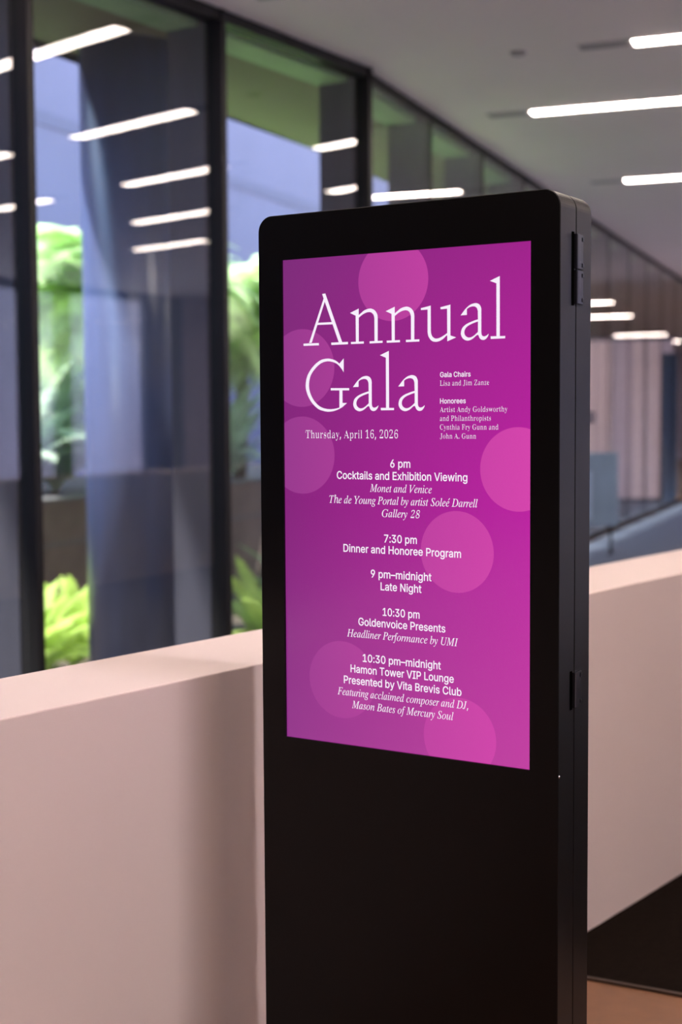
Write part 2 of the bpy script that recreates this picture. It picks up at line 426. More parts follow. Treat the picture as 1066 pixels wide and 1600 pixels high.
# ------------------------------------------------------------------ the kiosk
GLYPHS = """s  188 
s0 453 283 -10,330 15,368 56,395 110,411 176,416 254,411 332,394 399,367 453,330 493,282 518,227 527,171 518,124 493,86 453,59 399,42 332,37 254,42 176,58 110,85 55,123 15,171 -10,227 -18/196 66,171 82,150 109,134 147,124 196,120 254,124 313,134 362,150 400,171 427,196 443,227 448,257 443,283 427,304 400,320 362,329 313,333 254,329 196,320 147,304 109,283 82,257 66,227 61
s1 453 402 -11,402 66,65 66,65 -11/195 520,75 432,77 340,213 437,201 437,201 -11,287 -11,287 520
s3 453 269 -13,314 3,351 27,380 60,398 100,404 145,398 189,380 228,352 262,313 286,265 299,200 300,204 260,383 456,383 520,59 520,59 441,277 441,277 452,146 303,146 237,201 237,240 233,269 224,306 190,318 145,305 99,270 71,218 61,170 70,136 94,117 143,30 143,41 88,61 51,91 21,128 0,171 -14,218 -18
s6 453 274 -12,316 5,351 32,377 67,394 109,400 157,395 204,379 245,354 279,321 304,281 320,235 325,192 317,157 296,128 252,157 250,340 518,246 520,128 346,93 290,69 243,52 162,58 113,75 69,101 33,137 5,179 -12,226 -18/180 72,148 107,136 158,148 208,180 242,226 254,273 242,304 208,316 157,304 107,273 72,226 60
s7 453 172 -11,402 446,402 520,51 520,51 441,312 441,312 451,80 -10
s9 453 179 521,137 504,102 477,75 442,58 399,52 352,58 305,73 264,98 230,132 204,172 189,218 183,261 191,295 213,325 256,296 259,113 -9,206 -11,324 162,360 219,383 266,400 346,394 396,378 440,351 476,316 504,274 521,226 527/273 436,304 402,316 350,304 300,273 267,226 255,180 267,148 301,137 352,148 402,180 436,226 449
s: 188 136 0,153 41,136 82,95 99,55 82,38 41,55 0,95 -16/136 276,153 316,136 357,95 374,55 357,38 316,55 276,95 259
sB 456 247 -11,303 -6,349 8,385 31,410 61,424 97,429 136,425 175,412 209,369 255,326 270,326 260,363 277,397 315,409 373,405 412,390 448,367 477,334 501,292 515,242 520,49 520,49 -11/136 220,247 220,300 208,333 178,344 136,339 110,323 88,293 73,244 68,136 68/136 441,239 441,279 435,305 421,320 399,325 373,313 333,283 306,237 296,136 296
sC 510 344 -6,409 29,458 85,488 171,401 171,380 120,351 90,312 71,267 64,226 69,190 86,159 112,135 149,120 197,114 254,120 312,135 359,159 396,189 423,226 439,267 445,312 438,351 419,380 388,401 337,488 337,457 424,409 480,344 515,267 527,202 518,144 493,96 452,60 398,37 331,29 254,37 177,60 110,96 56,144 15,202 -10,267 -18
sD 502 293 -3,356 21,407 60,443 114,465 179,473 255,465 331,443 396,407 449,358 488,297 512,226 520,82 520,82 441,220 441,272 435,314 419,346 392,369 356,383 310,388 255,383 200,369 154,345 117,312 90,269 74,214 68,85 68,85 -11,219 -11/49 520,49 -11,136 -11,136 520
sE 419 386 -11,386 68,136 68,136 218,366 218,366 297,136 297,136 441,383 441,383 520,49 520,49 -11
sG 520 329 -11,382 9,426 42,460 85,482 139,489 199,489 267,272 267,272 188,454 197,405 215,399 163,386 129,366 101,339 81,307 68,269 64,227 70,190 86,159 113,135 150,120 197,114 254,120 312,135 359,159 396,189 423,225 439,265 445,312 438,349 418,378 387,401 338,490 338,459 422,410 478,344 514,265 527,200 518,143 493,95 452,59 398,37 331,29 254,37 177,59 111,95 56,144 16,202 -10,269 -18
sH 517 136 -11,136 221,381 221,381 -11,468 -11,468 520,381 520,381 300,136 300,136 520,49 520,49 -11
sI 300 280 -11,280 68,194 68,194 441,280 441,280 520,20 520,20 441,107 441,107 68,20 68,20 -11
sL 393 372 -11,372 68,136 68,136 520,49 520,49 -11
sN 523 136 -11,136 291,135 328,133 384,130 466,90 461,138 376,168 325,193 284,381 -11,474 -11,474 520,388 520,388 195,388 157,390 108,395 41,430 46,397 112,372 156,352 188,142 520,49 520,49 -11
sP 445 136 -11,136 441,232 441,266 438,291 429,323 396,333 348,323 299,291 266,266 257,232 253,98 253,98 175,236 175,291 180,338 197,374 225,400 260,415 302,420 348,415 393,400 435,374 470,338 497,291 514,236 520,49 520,49 -11
sT 449 182 441,182 -11,268 -11,268 441,428 441,428 520,21 520,21 441
sV 480 286 -11,479 520,387 520,279 210,257 141,242 93,220 20,263 20,241 92,226 141,213 180,203 210,92 520,1 520,196 -11
sa 389 219 -9,260 16,278 41,266 41,266 -11,348 -11,348 252,344 292,332 326,292 370,242 390,194 396,129 386,71 354,23 285,105 261,126 293,153 312,196 320,235 312,257 291,265 256,265 257,258 244,232 238,177 231,122 221,72 203,33 167,19 109,24 70,39 38,89 -5,160 -20/134 63,111 79,103 105,113 132,139 148,177 157,202 160,233 165,263 172,265 173,265 139,254 99,222 69,170 57
sb 424 277 -13,319 7,354 38,380 80,396 131,401 189,396 247,380 297,354 339,319 370,277 389,229 395,194 392,166 382,129 353,113 330,125 330,125 520,42 520,42 -11,123 -11,123 48,112 48,130 24,168 -6,229 -19/192 62,168 74,149 93,136 119,124 189,135 258,168 303,191 315,220 319,249 315,272 303,306 257,317 189,305 121,272 74,249 62,220 58
sc 396 264 -11,313 12,350 50,379 110,298 130,282 95,264 75,239 62,207 58,176 62,153 74,119 122,107 187,119 254,153 302,176 314,207 319,239 314,263 302,281 283,297 249,377 270,349 328,311 365,263 388,207 396,156 389,111 369,74 338,46 296,29 245,23 187,29 130,46 80,74 38,111 7,156 -13,207 -19
sd 424 257 -6,295 24,312 48,302 48,302 -11,383 -11,383 520,300 520,300 330,312 330,295 353,258 382,230 392,195 395,148 389,106 370,71 339,45 297,28 247,23 189,28 130,45 80,71 38,105 7,147 -13,196 -19/176 62,152 74,133 94,119 120,107 189,119 257,152 303,175 315,205 319,233 315,257 303,276 284,289 259,301 189,289 119,275 93,256 74,233 62,205 58
se 404 287 -6,343 32,382 98,300 118,277 81,250 63,213 57,156 72,136 88,120 111,110 141,107 178,107 210,119 264,153 304,176 315,205 319,233 315,255 305,287 264,302 184,357 227,64 232,64 158,382 158,382 194,379 243,367 286,327 349,270 384,205 396,154 389,109 369,72 337,45 294,29 244,23 187,29 130,46 80,73 38,111 7,158 -13,212 -19
sg 425 294 -146,331 -126,360 -96,378 -57,383 -10,383 390,302 390,302 330,313 330,296 354,258 383,196 396,148 389,106 370,71 339,45 298,29 248,23 191,29 134,45 85,72 46,107 17,149 0,195 -6,257 5,295 34,312 57,300 57,300 -5,294 -42,275 -66,245 -81,207 -86,159 -78,129 -58,104 -26,34 -66,75 -119,130 -150,207 -162/176 74,152 85,119 127,107 193,119 258,152 303,175 315,205 319,234 315,257 304,290 259,301 193,290 126,257 84,234 74,205 70
sh 410 136 277,166 307,210 318,241 313,265 297,280 271,285 234,285 -11,368 -11,368 241,364 287,351 326,329 356,301 378,266 391,227 396,184 390,146 371,114 339,86 277,125 276,125 520,42 520,42 -11,125 -11,125 225
si 167 125 -11,125 390,42 390,42 -11/122 446,138 483,122 521,84 536,45 521,29 483,46 446,84 431
sk 381 182 188,189 188,379 387,280 390,116 223,99 223,102 118/125 -11,125 520,42 520,42 -11/390 -9,192 245,133 187,289 -11
sl 189 163 -12,194 -6,178 67,159 64,148 63,130 70,125 100,125 520,42 520,42 84,47 44,66 12,97 -7,139 -13
sm 610 125 -11,125 237,136 284,163 310,200 319,225 315,245 303,258 284,263 259,263 -11,346 -11,346 246,355 285,380 310,419 319,444 315,465 304,480 285,485 253,485 -11,568 -11,568 256,564 298,550 334,529 362,502 382,437 397,376 385,329 350,295 284,336 284,319 337,295 369,261 390,219 397,167 386,124 353,91 285,123 284,123 390,42 390,42 -11
sn 410 136 277,166 307,210 318,241 313,265 297,280 271,285 234,285 -11,368 -11,368 241,364 287,350 326,329 356,300 378,266 391,227 396,184 390,146 371,114 339,86 277,123 276,123 390,42 390,42 -11,125 -11,125 225
so 415 259 -13,304 7,342 38,369 80,386 130,392 187,386 245,369 296,342 338,304 369,259 389,207 396,156 389,111 369,74 338,46 296,29 245,23 187,29 130,46 80,74 38,111 7,156 -13,207 -19/176 62,153 74,119 122,107 187,119 254,153 302,176 314,207 319,239 314,263 302,297 254,308 187,297 122,263 74,239 62,207 58
sp 424 125 -154,125 48,112 48,130 24,168 -6,229 -19,277 -13,319 7,354 38,380 80,396 131,401 189,396 247,380 297,354 339,319 370,277 389,229 395,194 392,166 382,129 353,113 330,123 330,123 390,42 390,42 -154/192 62,168 74,149 93,136 119,124 189,135 258,168 303,191 315,220 319,249 315,272 303,306 257,317 189,305 121,272 74,249 62,220 58
sr 259 125 -11,125 236,136 278,164 305,208 315,229 313,254 309,254 394,230 395,212 396,178 391,146 376,121 354,109 332,123 332,123 390,42 390,42 -11
ss 365 264 -4,297 15,321 41,337 72,342 107,335 146,314 179,280 204,233 220,175 233,132 252,120 278,124 294,137 308,159 318,187 321,216 318,235 307,263 265,340 282,308 346,258 383,187 396,110 381,56 339,41 308,36 274,43 233,64 200,99 176,146 159,208 145,246 127,256 102,252 86,238 71,214 60,181 56,153 60,130 70,115 85,101 119,20 102,53 31,108 -7,182 -19
st 227 -5 390,-5 316,215 316,215 390/54 92,61 48,84 13,121 -8,168 -15,193 -14,226 -7,210 66,184 62,171 61,154 63,146 68,137 99,137 482,54 482
su 410 225 -10,264 8,295 40,324 103,287 103,287 -11,368 -11,368 390,285 390,285 154,273 102,243 72,200 61,169 67,145 83,130 108,125 145,125 390,42 390,42 138,46 92,59 54,81 23,109 1,144 -12,182 -16
sv 389 234 -11,387 390,297 390,214 159,192 90,169 10,220 10,197 90,176 159,92 390,1 390,155 -11
sw 567 207 -11,258 169,273 222,287 278,305 349,263 349,280 278,294 222,308 169,360 -11,438 -11,559 390,472 390,423 217,402 138,377 30,416 30,392 138,372 217,325 390,244 390,196 217,175 137,151 30,189 30,164 139,144 217,95 390,8 390,129 -11
sx 379 97 -11,157 79,188 131,222 192,155 192,190 130,221 79,281 -11,376 -9,203 233,203 150,369 389,276 390,224 311,193 259,158 196,225 196,189 259,157 311,106 390,11 389,177 152,177 237,3 -9
sy 389 63 -154,92 -156,144 -146,185 -114,214 -63,387 390,298 390,214 159,192 90,169 10,220 10,197 90,176 159,92 390,1 390,151 -2,140 -31,122 -66,101 -78,73 -76,53 -73,34 -146
s– 350 -11 255,-11 177,361 177,361 255
r  175 
r, 180 71 -86,104 -7,129 70,124 77,61 77,47 -3,28 -86
r. 180 119 2,129 16,132 36,129 57,119 70,89 80,60 70,51 57,48 36,51 16,60 2,89 -8
r0 375 232 2,266 25,292 62,311 111,323 171,327 240,323 310,311 370,292 419,266 455,233 478,189 485,141 478,107 455,82 419,64 370,53 311,49 241,53 171,64 111,82 62,107 25,141 2,188 -6/138 50,114 90,104 155,101 240,104 326,114 390,138 430,189 444,239 430,262 390,272 326,275 240,272 155,262 90,239 50,188 36
r1 375 317 1,317 35,286 35,260 38,237 46,228 79,228 481,187 481,146 446,85 411,61 395,61 360,70 347,76 352,90 366,171 417,180 79,168 44,125 35,91 35,91 1
r2 375 316 1,318 140,325 140,324 120,297 85,248 73,43 73,137 138,182 183,219 221,270 281,295 329,301 375,294 421,272 456,233 478,173 485,133 482,101 473,78 458,65 440,53 395,56 365,66 345,84 334,88 330,90 380,102 417,130 439,173 446,207 442,233 428,248 405,253 371,243 307,209 245,180 210,142 170,50 69,50 1
r6 375 254 5,293 39,317 90,326 155,318 213,296 257,263 284,217 293,168 285,97 268,108 345,129 401,165 436,217 448,264 434,282 401,283 361,291 365,306 377,312 393,314 412,307 448,280 475,257 483,222 485,183 480,150 465,122 441,100 409,67 325,56 222,61 151,75 93,97 49,124 19,157 0,196 -6/154 48,123 80,105 137,98 221,143 244,192 254,232 248,260 229,276 196,281 148,276 98,262 64,236 43,198 37
rA 437 102 1,102 17,121 17,70 25,48 48,50 59,54 71,86 133,270 133,297 82,306 60,311 45,285 24,255 17,255 1,417 1,417 17,413 21,391 34,376 55,360 86,207 464,223 465,73 74,59 47,40 29,17 17,17 1/176 321,281 160,75 160
rC 468 353 15,409 89,430 105,413 70,370 44,325 28,276 22,187 45,134 113,118 226,132 347,180 420,263 444,323 435,374 408,414 365,436 309,411 309,411 464,435 464,427 442,389 434,360 439,303 458,259 464,202 457,152 434,110 398,79 350,59 293,52 228,59 163,79 105,110 57,151 21,200 -2,255 -10
rF 404 231 1,231 17,198 23,163 42,156 81,156 225,191 225,238 219,276 201,299 169,306 119,276 119,276 346,305 346,298 301,275 270,238 252,192 246,156 246,156 398,162 422,192 430,230 432,279 429,319 421,352 407,377 386,393 357,398 321,368 321,368 454,40 454,40 439,52 434,81 424,97 405,101 375,101 84,97 53,83 33,54 22,41 17,41 1
rG 508 352 1,420 30,420 128,423 155,437 171,465 180,474 183,474 197,301 197,301 183,315 180,347 171,364 154,369 128,369 71,364 45,347 26,315 15,274 12,208 26,158 67,129 135,120 228,134 348,182 420,266 444,342 427,403 379,435 309,411 309,411 464,434 464,423 442,389 435,362 440,306 458,257 464,201 457,152 434,112 399,80 351,60 294,54 229,60 161,80 103,112 56,154 20,206 -2,268 -9
rJ 330 177 -47,215 4,229 89,229 367,234 411,263 432,288 439,288 454,105 454,105 439,135 431,167 409,174 367,174 21,163 -25,138 -37,104 -41,65 -36,48 -19,60 -1,65 27,59 61,45 73,31 60,24 23,34 -22,63 -53,109 -64
rL 426 380 1,396 153,426 153,414 112,390 79,360 55,324 39,282 30,233 27,187 30,160 47,156 83,156 379,163 417,197 435,224 439,224 454,42 454,42 439,53 435,81 426,97 407,101 379,101 81,97 50,82 31,53 21,41 17,41 1
rP 418 216 1,216 17,204 21,174 31,160 50,156 81,156 207,240 207,307 215,350 241,374 281,383 332,379 367,368 397,350 421,326 439,283 451,213 454,42 454,42 439,53 435,82 424,97 406,101 379,101 81,97 50,82 31,53 21,41 17,41 1/156 398,168 425,215 432,263 426,297 407,313 375,318 329,312 283,292 252,253 234,203 229,156 229
rT 423 302 1,302 17,288 20,257 29,241 49,237 81,237 434,271 434,345 421,398 382,413 318,384 318,384 454,37 454,37 319,8 319,16 367,47 404,92 427,147 434,182 434,182 81,178 50,161 30,130 20,118 17,118 1
rZ 442 384 1,395 163,425 163,407 102,366 60,309 36,241 28,112 28,380 444,380 454,81 454,73 317,43 317,53 357,74 387,130 421,170 428,213 431,317 431,46 10,46 1
ra 344 282 0,295 28,310 40,303 33,270 39,267 62,267 210,261 258,245 291,216 311,163 317,104 307,71 278,61 236,65 204,78 192,91 203,95 231,90 256,74 274,100 291,147 297,180 293,206 283,221 266,225 241,225 189,129 163,79 135,54 103,47 63,50 35,59 12,74 -3,95 -8,141 3,211 36,234 2,255 -9/104 45,91 84,117 139,224 171,225 63,187 40,149 33
rd 370 174 3,240 41,249 -9,290 7,327 12,327 27,323 32,301 40,293 75,293 454,202 454,202 440,232 431,249 401,243 278,177 308,145 317,120 312,97 296,76 271,60 237,49 195,46 147,49 105,59 67,74 35,93 11,115 -4,138 -9/130 35,105 58,95 98,91 153,95 210,106 250,132 274,175 282,224 270,249 242,249 76,220 41,173 27
re 301 213 11,248 72,271 85,251 52,197 41,116 73,84 167,257 167,257 173,249 234,229 279,198 308,157 317,128 312,101 297,79 272,61 240,50 201,46 157,49 110,61 69,78 36,99 11,125 -4,152 -9/90 204,104 274,156 298,196 293,217 277,225 252,227 215,227 191,90 191
rh 381 154 1,154 15,132 25,122 56,122 235,159 263,202 272,233 269,254 258,261 217,261 56,250 25,213 15,228 15,228 1,337 1,337 15,315 25,304 56,304 211,287 291,241 317,203 304,129 265,122 454,45 454,45 441,68 430,78 399,78 56,67 25,44 15,44 1
ri 198 116 377,123 412,117 448,101 462,85 448,78 412,85 377,101 363/154 1,154 15,132 25,122 56,122 309,46 309,47 294,70 286,78 252,78 56,67 25,44 15,44 1
rl 199 154 1,154 15,132 25,122 56,122 454,46 454,46 440,48 437,71 430,78 398,78 56,67 25,44 15,44 1
rm 554 151 1,151 15,130 26,120 56,120 235,156 263,198 272,230 269,250 258,258 217,258 56,247 25,225 15,225 1,330 1,330 15,308 25,298 56,298 237,335 264,376 272,407 269,428 258,436 217,436 56,425 25,403 15,403 1,510 1,510 15,488 25,478 56,478 211,460 291,416 317,377 303,316 260,276 303,237 317,201 304,128 263,120 309,45 309,45 295,68 284,78 253,78 56,67 25,44 15,44 1
rn 381 154 1,154 15,132 25,122 56,122 235,159 263,202 272,233 269,254 258,261 217,261 56,250 25,213 15,228 15,228 1,337 1,337 15,315 25,304 56,304 211,287 291,241 317,203 305,129 266,122 309,45 309,45 295,68 284,78 253,78 56,67 25,44 15,44 1
ro 336 203 -4,232 12,256 36,275 69,287 109,291 154,287 200,275 239,256 272,231 297,202 312,168 317,134 312,104 296,80 271,61 238,49 199,45 154,49 110,61 71,80 38,104 12,134 -4,169 -9/129 17,104 39,94 81,91 154,94 227,104 271,128 293,169 300,207 293,232 271,242 227,246 154,243 81,233 39,208 17,169 10
rp 371 171 -138,171 -124,153 -118,127 -99,122 -58,129 34,195 1,228 -9,253 -4,275 13,295 38,310 73,320 114,324 160,310 241,296 273,277 297,255 313,232 318,194 304,126 261,117 309,45 309,45 295,68 284,77 269,78 243,78 -64,76 -101,57 -118,43 -124,43 -138/150 37,122 68,122 235,154 268,198 279,241 271,265 248,276 208,279 154,275 99,263 59,237 35,195 27
rr 287 171 1,171 15,167 18,138 24,123 56,123 192,138 242,161 256,191 261,224 251,237 232,247 223,258 235,262 266,254 303,249 314,236 317,203 300,130 250,120 309,46 309,47 294,66 286,77 273,78 252,78 56,67 25,44 15,44 1
rs 288 185 -2,209 19,225 52,231 95,228 126,220 151,205 171,179 189,133 211,94 232,77 259,97 287,148 297,184 292,214 278,238 254,246 223,218 223,218 318,240 318,220 304,201 305,193 307,161 315,142 318,107 311,83 290,69 259,63 220,66 193,75 170,92 149,119 130,170 106,205 85,220 58,198 26,142 14,101 20,68 38,43 67,35 104,62 104,62 -8,37 -8,43 5,72 10,94 7,128 -5,151 -9
rt 228 166 10,184 65,215 73,206 48,166 39,126 50,118 82,118 280,182 280,182 309,118 309,118 423,142 423,108 368,46 299,46 280,74 280,74 71,78 36,86 11,98 -3,121 -8
ru 375 174 4,248 42,254 -9,295 8,334 14,334 29,309 38,298 70,298 309,215 309,215 295,219 292,244 284,254 248,254 65,218 42,175 35,130 45,116 74,116 309,37 309,37 295,41 292,63 283,72 248,72 97,76 51,86 18,102 -2,130 -9
rw 435 122 -9,225 199,308 -9,287 -9,388 258,405 285,419 295,419 309,382 309,382 296,397 290,414 275,407 256,334 139,272 262,270 269,269 276,285 289,297 294,297 309,194 309,194 296,208 289,225 266,239 235,166 125,95 252,90 265,88 276,101 290,112 294,112 309,15 309,15 294,25 285,40 265,140 -9
ry 300 82 -130,108 -95,122 -65,138 -24,235 243,257 281,274 294,274 309,229 309,229 294,246 290,265 274,262 260,255 241,186 117,108 256,104 266,101 275,118 290,136 294,136 309,23 309,21 294,31 288,47 276,60 251,168 -5,154 -45,136 -74,115 -93,81 -100,47 -88,48 -81,48 -76,44 -50,37 -41,25 -54,20 -84,22 -107,27 -124,54 -139
rz 293 244 1,248 106,277 106,266 68,239 43,201 29,154 24,85 24,249 291,249 309,56 309,54 217,25 217,32 250,55 272,88 284,127 288,209 288,39 14,39 1
i  175 
i, 180 71 -87,104 -8,129 71,124 78,61 78,47 -3,28 -87
i2 375 316 1,346 140,353 140,348 120,314 85,263 73,58 73,164 138,219 183,264 221,326 281,360 329,376 375,378 421,363 456,329 478,270 485,229 482,196 473,170 458,153 440,132 395,129 365,135 345,151 334,154 330,166 380,186 417,218 439,263 446,295 442,319 428,329 405,327 371,304 307,258 245,221 210,176 170,63 69,50 1
i8 375 249 3,299 29,334 71,354 127,357 165,349 199,326 230,249 260,352 306,370 333,382 369,384 415,371 452,341 477,288 485,241 481,205 468,178 448,159 423,135 364,132 328,138 296,154 268,213 242,105 192,84 161,71 122,68 88,72 58,84 32,105 12,137 -1,182 -6/193 317,178 341,178 372,189 402,209 426,239 443,278 448,325 437,349 407,350 370,326 316,262 281/152 37,123 55,108 84,108 120,120 152,140 179,202 217,261 193,292 171,310 146,311 116,298 82,272 54,235 37,193 31
iB 439 171 0,229 4,279 18,320 39,351 68,370 104,376 145,356 211,297 251,382 296,410 365,393 420,342 454,256 465,85 465,81 451,120 443,132 420,126 385,42 73,32 45,19 27,0 17,-27 13,-30 13,-34 0/170 261,163 269,177 323,188 365,196 394,201 410,210 430,223 440,255 442,319 424,340 369,331 322,303 287,257 266,193 259/116 25,105 44,106 58,109 73,150 222,163 235,194 237,241 232,274 217,294 190,301 152,291 97,263 56,217 30,153 21
iD 507 167 0,234 5,294 22,348 48,393 82,430 122,457 169,473 219,479 272,472 328,453 375,421 413,378 442,325 459,263 465,85 465,81 451,120 443,132 419,126 385,42 73,31 43,18 26,-1 16,-28 13,-32 13,-36 0/140 24,120 28,109 36,105 49,107 65,113 89,193 387,205 423,222 439,254 443,318 433,364 403,392 354,401 287,386 189,342 103,310 70,270 44,223 28,170 22
iF 406 168 0,169 12,143 15,125 19,115 29,112 44,113 56,116 69,159 235,212 235,244 233,262 226,271 212,274 190,273 173,271 156,285 156,330 325,316 325,292 284,258 264,203 258,165 258,182 324,195 373,203 405,207 418,218 435,231 440,254 441,307 441,344 437,369 425,383 403,388 367,388 361,387 355,400 355,421 465,88 465,84 451,123 443,135 419,129 385,45 73,30 36,10 18,-24 13,-27 13,-31 0
iG 541 334 1,416 35,443 146,450 171,457 188,476 208,514 214,518 227,325 227,322 214,351 212,369 208,380 199,383 185,381 173,378 158,354 64,342 43,319 26,255 11,193 21,146 53,116 105,106 173,114 239,137 306,173 366,218 413,272 443,331 453,386 444,428 420,458 380,472 327,484 327,514 469,503 469,487 448,465 442,447 446,414 459,373 471,327 475,251 465,181 435,102 367,47 278,32 230,27 181,34 127,54 80,86 42,130 13,183 -4,245 -10
iH 520 152 0,155 13,116 21,104 45,106 60,111 80,148 220,156 231,172 234,343 234,360 232,365 222,365 217,364 212,326 73,312 36,291 18,257 13,255 13,251 0,437 0,440 13,401 21,389 45,391 60,396 80,479 392,489 421,502 439,520 448,545 451,551 451,555 465,369 465,365 451,404 443,416 419,410 385,381 274,373 262,357 259,185 259,169 262,163 271,166 285,194 390,205 421,219 439,238 448,264 451,267 451,270 465,85 465,81 451,120 443,132 419,126 385,42 73,27 36,6 18,-28 13,-30 13,-34 0
iI 245 157 0,161 13,122 21,110 45,116 80,200 392,211 421,224 439,241 448,267 451,272 451,275 465,88 465,84 451,123 443,135 419,129 385,45 73,30 36,10 18,-24 13,-27 13,-31 0
iJ 257 66 -1,102 26,130 71,152 134,222 398,232 425,244 441,262 449,289 451,293 465,101 465,96 450,142 443,152 435,156 420,154 406,148 379,68 77,59 47,51 26,42 14,28 9,15 14,11 26,14 40,16 47,17 55,8 78,-16 87,-41 76,-51 49,-46 26,-32 7,-8 -6,22 -10
iM 590 114 0,118 13,78 21,66 48,69 71,77 103,157 393,210 0,219 0,480 392,397 83,381 39,359 18,325 11,322 0,506 0,509 13,470 21,458 45,460 60,465 80,548 392,559 421,572 439,589 448,615 451,620 451,624 465,496 465,261 108,212 465,87 465,83 451,122 443,134 419,128 385,40 73,25 36,3 18,-32 13,-36 0
iP 403 161 0,165 13,138 15,119 20,108 30,105 46,106 55,107 64,147 214,159 222,221 222,274 227,320 240,357 261,385 289,403 323,408 361,393 418,346 453,267 465,85 465,81 451,120 443,132 419,126 385,42 73,31 42,18 25,0 16,-27 13,-30 13,-34 0/165 244,159 253,161 263,199 405,207 426,215 438,244 445,283 440,311 425,327 400,332 364,324 313,297 275,253 251,193 242
iS 369 194 -5,229 8,259 29,282 57,296 89,301 126,291 179,263 224,231 259,201 291,168 334,154 376,160 408,175 433,200 448,232 453,268 446,296 424,313 387,319 336,330 336,351 473,338 473,328 461,313 457,303 459,281 466,253 473,222 475,184 471,152 459,105 416,92 386,88 353,102 297,122 267,154 232,183 201,207 174,228 139,236 105,224 57,192 23,146 11,102 19,69 46,47 88,38 146,26 146,3 -8,15 -8,25 8,42 13,49 13,58 10,108 -5,153 -9
iT 420 261 0,265 13,257 13,230 15,212 19,198 43,200 63,208 93,298 423,305 437,318 441,346 441,386 437,410 425,423 404,427 371,427 361,426 350,439 350,461 465,74 465,44 353,59 352,84 404,126 432,156 438,194 441,212 441,226 438,230 429,228 417,139 89,121 41,97 19,58 13,52 13,50 0
iU 491 250 -6,291 7,325 29,354 62,377 106,396 163,447 357,458 396,467 420,488 444,520 452,530 452,532 465,375 465,373 452,399 449,415 443,424 431,426 412,424 387,416 355,370 181,350 118,332 79,284 38,216 23,175 29,144 46,125 73,119 109,123 142,135 193,185 381,196 414,210 436,230 448,258 452,265 452,267 465,71 465,68 452,95 449,112 444,125 420,119 388,64 181,55 142,52 113,62 63,92 24,139 -2,200 -10
iV 437 95 -10,426 384,452 413,473 434,512 451,516 465,373 465,371 451,406 447,418 430,409 409,384 375,149 95,162 387,166 419,174 439,191 449,218 453,223 453,226 465,40 465,38 451,44 451,69 448,86 439,94 422,96 395,80 -10
iY 412 254 0,258 12,228 13,208 17,196 26,193 40,194 53,197 66,235 205,392 383,420 412,443 433,482 450,486 465,326 465,322 451,347 449,364 445,377 427,366 400,332 358,224 235,167 393,162 409,160 423,172 445,214 451,218 465,17 465,13 451,53 444,81 418,105 366,167 201,130 66,118 34,95 18,52 12,48 0
ia 342 85 0,119 23,154 62,191 118,174 57,168 23,175 0,195 -8,240 12,291 72,282 80,252 46,233 35,222 44,224 62,231 90,292 309,241 309,232 280,217 307,183 316,136 306,90 274,49 228,18 175,0 119,-7 64,-3 33,8 10,26 -3,50 -8/60 43,53 73,58 122,74 175,96 226,124 266,154 291,185 299,210 288,219 257,210 201,185 141,152 87,116 48,82 33
ib 340 125 -3,166 12,238 64,287 137,301 177,306 218,299 258,280 289,251 310,214 316,155 300,103 251,163 480,156 487,144 485,123 479,94 472,54 467,50 455,61 455,86 452,93 437,92 424,88 404,-2 50,-5 36,1 20,18 6,46 -5,82 -8/61 17,50 38,54 66,83 167,102 217,126 254,155 276,186 283,211 279,230 264,242 241,246 211,241 167,224 119,199 75,168 40,132 17,95 9
ic 298 169 12,238 71,228 82,174 38,122 23,96 29,76 46,63 73,59 107,64 150,79 196,101 238,130 271,162 292,197 299,215 297,220 289,218 284,214 279,207 268,204 255,211 235,233 228,258 239,267 267,262 286,249 302,228 313,199 316,150 309,102 286,48 237,12 175,-1 109,6 60,26 23,58 0,99 -8
id 355 99 -1,133 21,167 59,201 112,187 61,183 27,191 1,217 -8,240 -3,263 11,288 36,317 72,306 81,273 43,250 30,238 34,234 44,236 60,240 81,343 468,344 473,345 480,338 487,306 479,276 472,236 467,233 455,243 455,268 451,275 436,275 426,273 416,242 293,225 311,192 316,146 307,99 279,44 217,5 143,-9 73,-4 39,10 13,32 -3,61 -8/62 41,51 78,57 124,75 178,101 229,132 268,165 292,198 300,223 289,232 259,223 204,199 142,165 85,127 43,91 28
ie 287 128 -2,165 12,198 36,231 71,221 81,168 39,119 26,72 44,56 98,57 118,61 142,147 161,208 189,245 226,258 266,254 287,242 303,222 313,195 316,148 308,101 283,46 231,9 165,-4 99,2 54,21 21,50 0,89 -7/95 230,137 280,159 294,180 298,198 291,204 271,195 233,168 199,124 173,64 158
if 199 -5 -136,33 -85,50 -45,67 7,84 73,101 150,128 283,207 283,210 304,132 304,148 383,172 447,206 469,219 465,224 455,221 447,219 441,218 435,224 415,243 408,267 416,275 439,259 473,216 487,173 477,135 449,104 403,83 340,75 304,12 304,7 283,71 283,13 -25,2 -74,-10 -108,-24 -128,-42 -134,-49 -127,-46 -119,-44 -108,-50 -92,-66 -87,-85 -94,-91 -116,-79 -142,-48 -153
ig 286 108 -150,147 -139,179 -122,203 -99,218 -71,223 -40,216 -6,194 19,159 38,112 54,73 70,60 87,66 101,82 116,110 113,179 130,229 174,243 203,248 236,243 266,289 266,289 296,246 296,232 298,206 307,152 318,114 314,80 301,29 256,15 226,10 195,22 152,58 121,21 84,6 57,13 39,36 24,-30 -22,-52 -75,-44 -106,-21 -131,16 -148,63 -153/78 142,66 182,78 241,108 285,147 302,179 288,191 249,180 190,151 146,111 129/12 -115,-9 -64,6 -20,52 18,94 5,132 -10,163 -31,176 -60,151 -114,75 -132
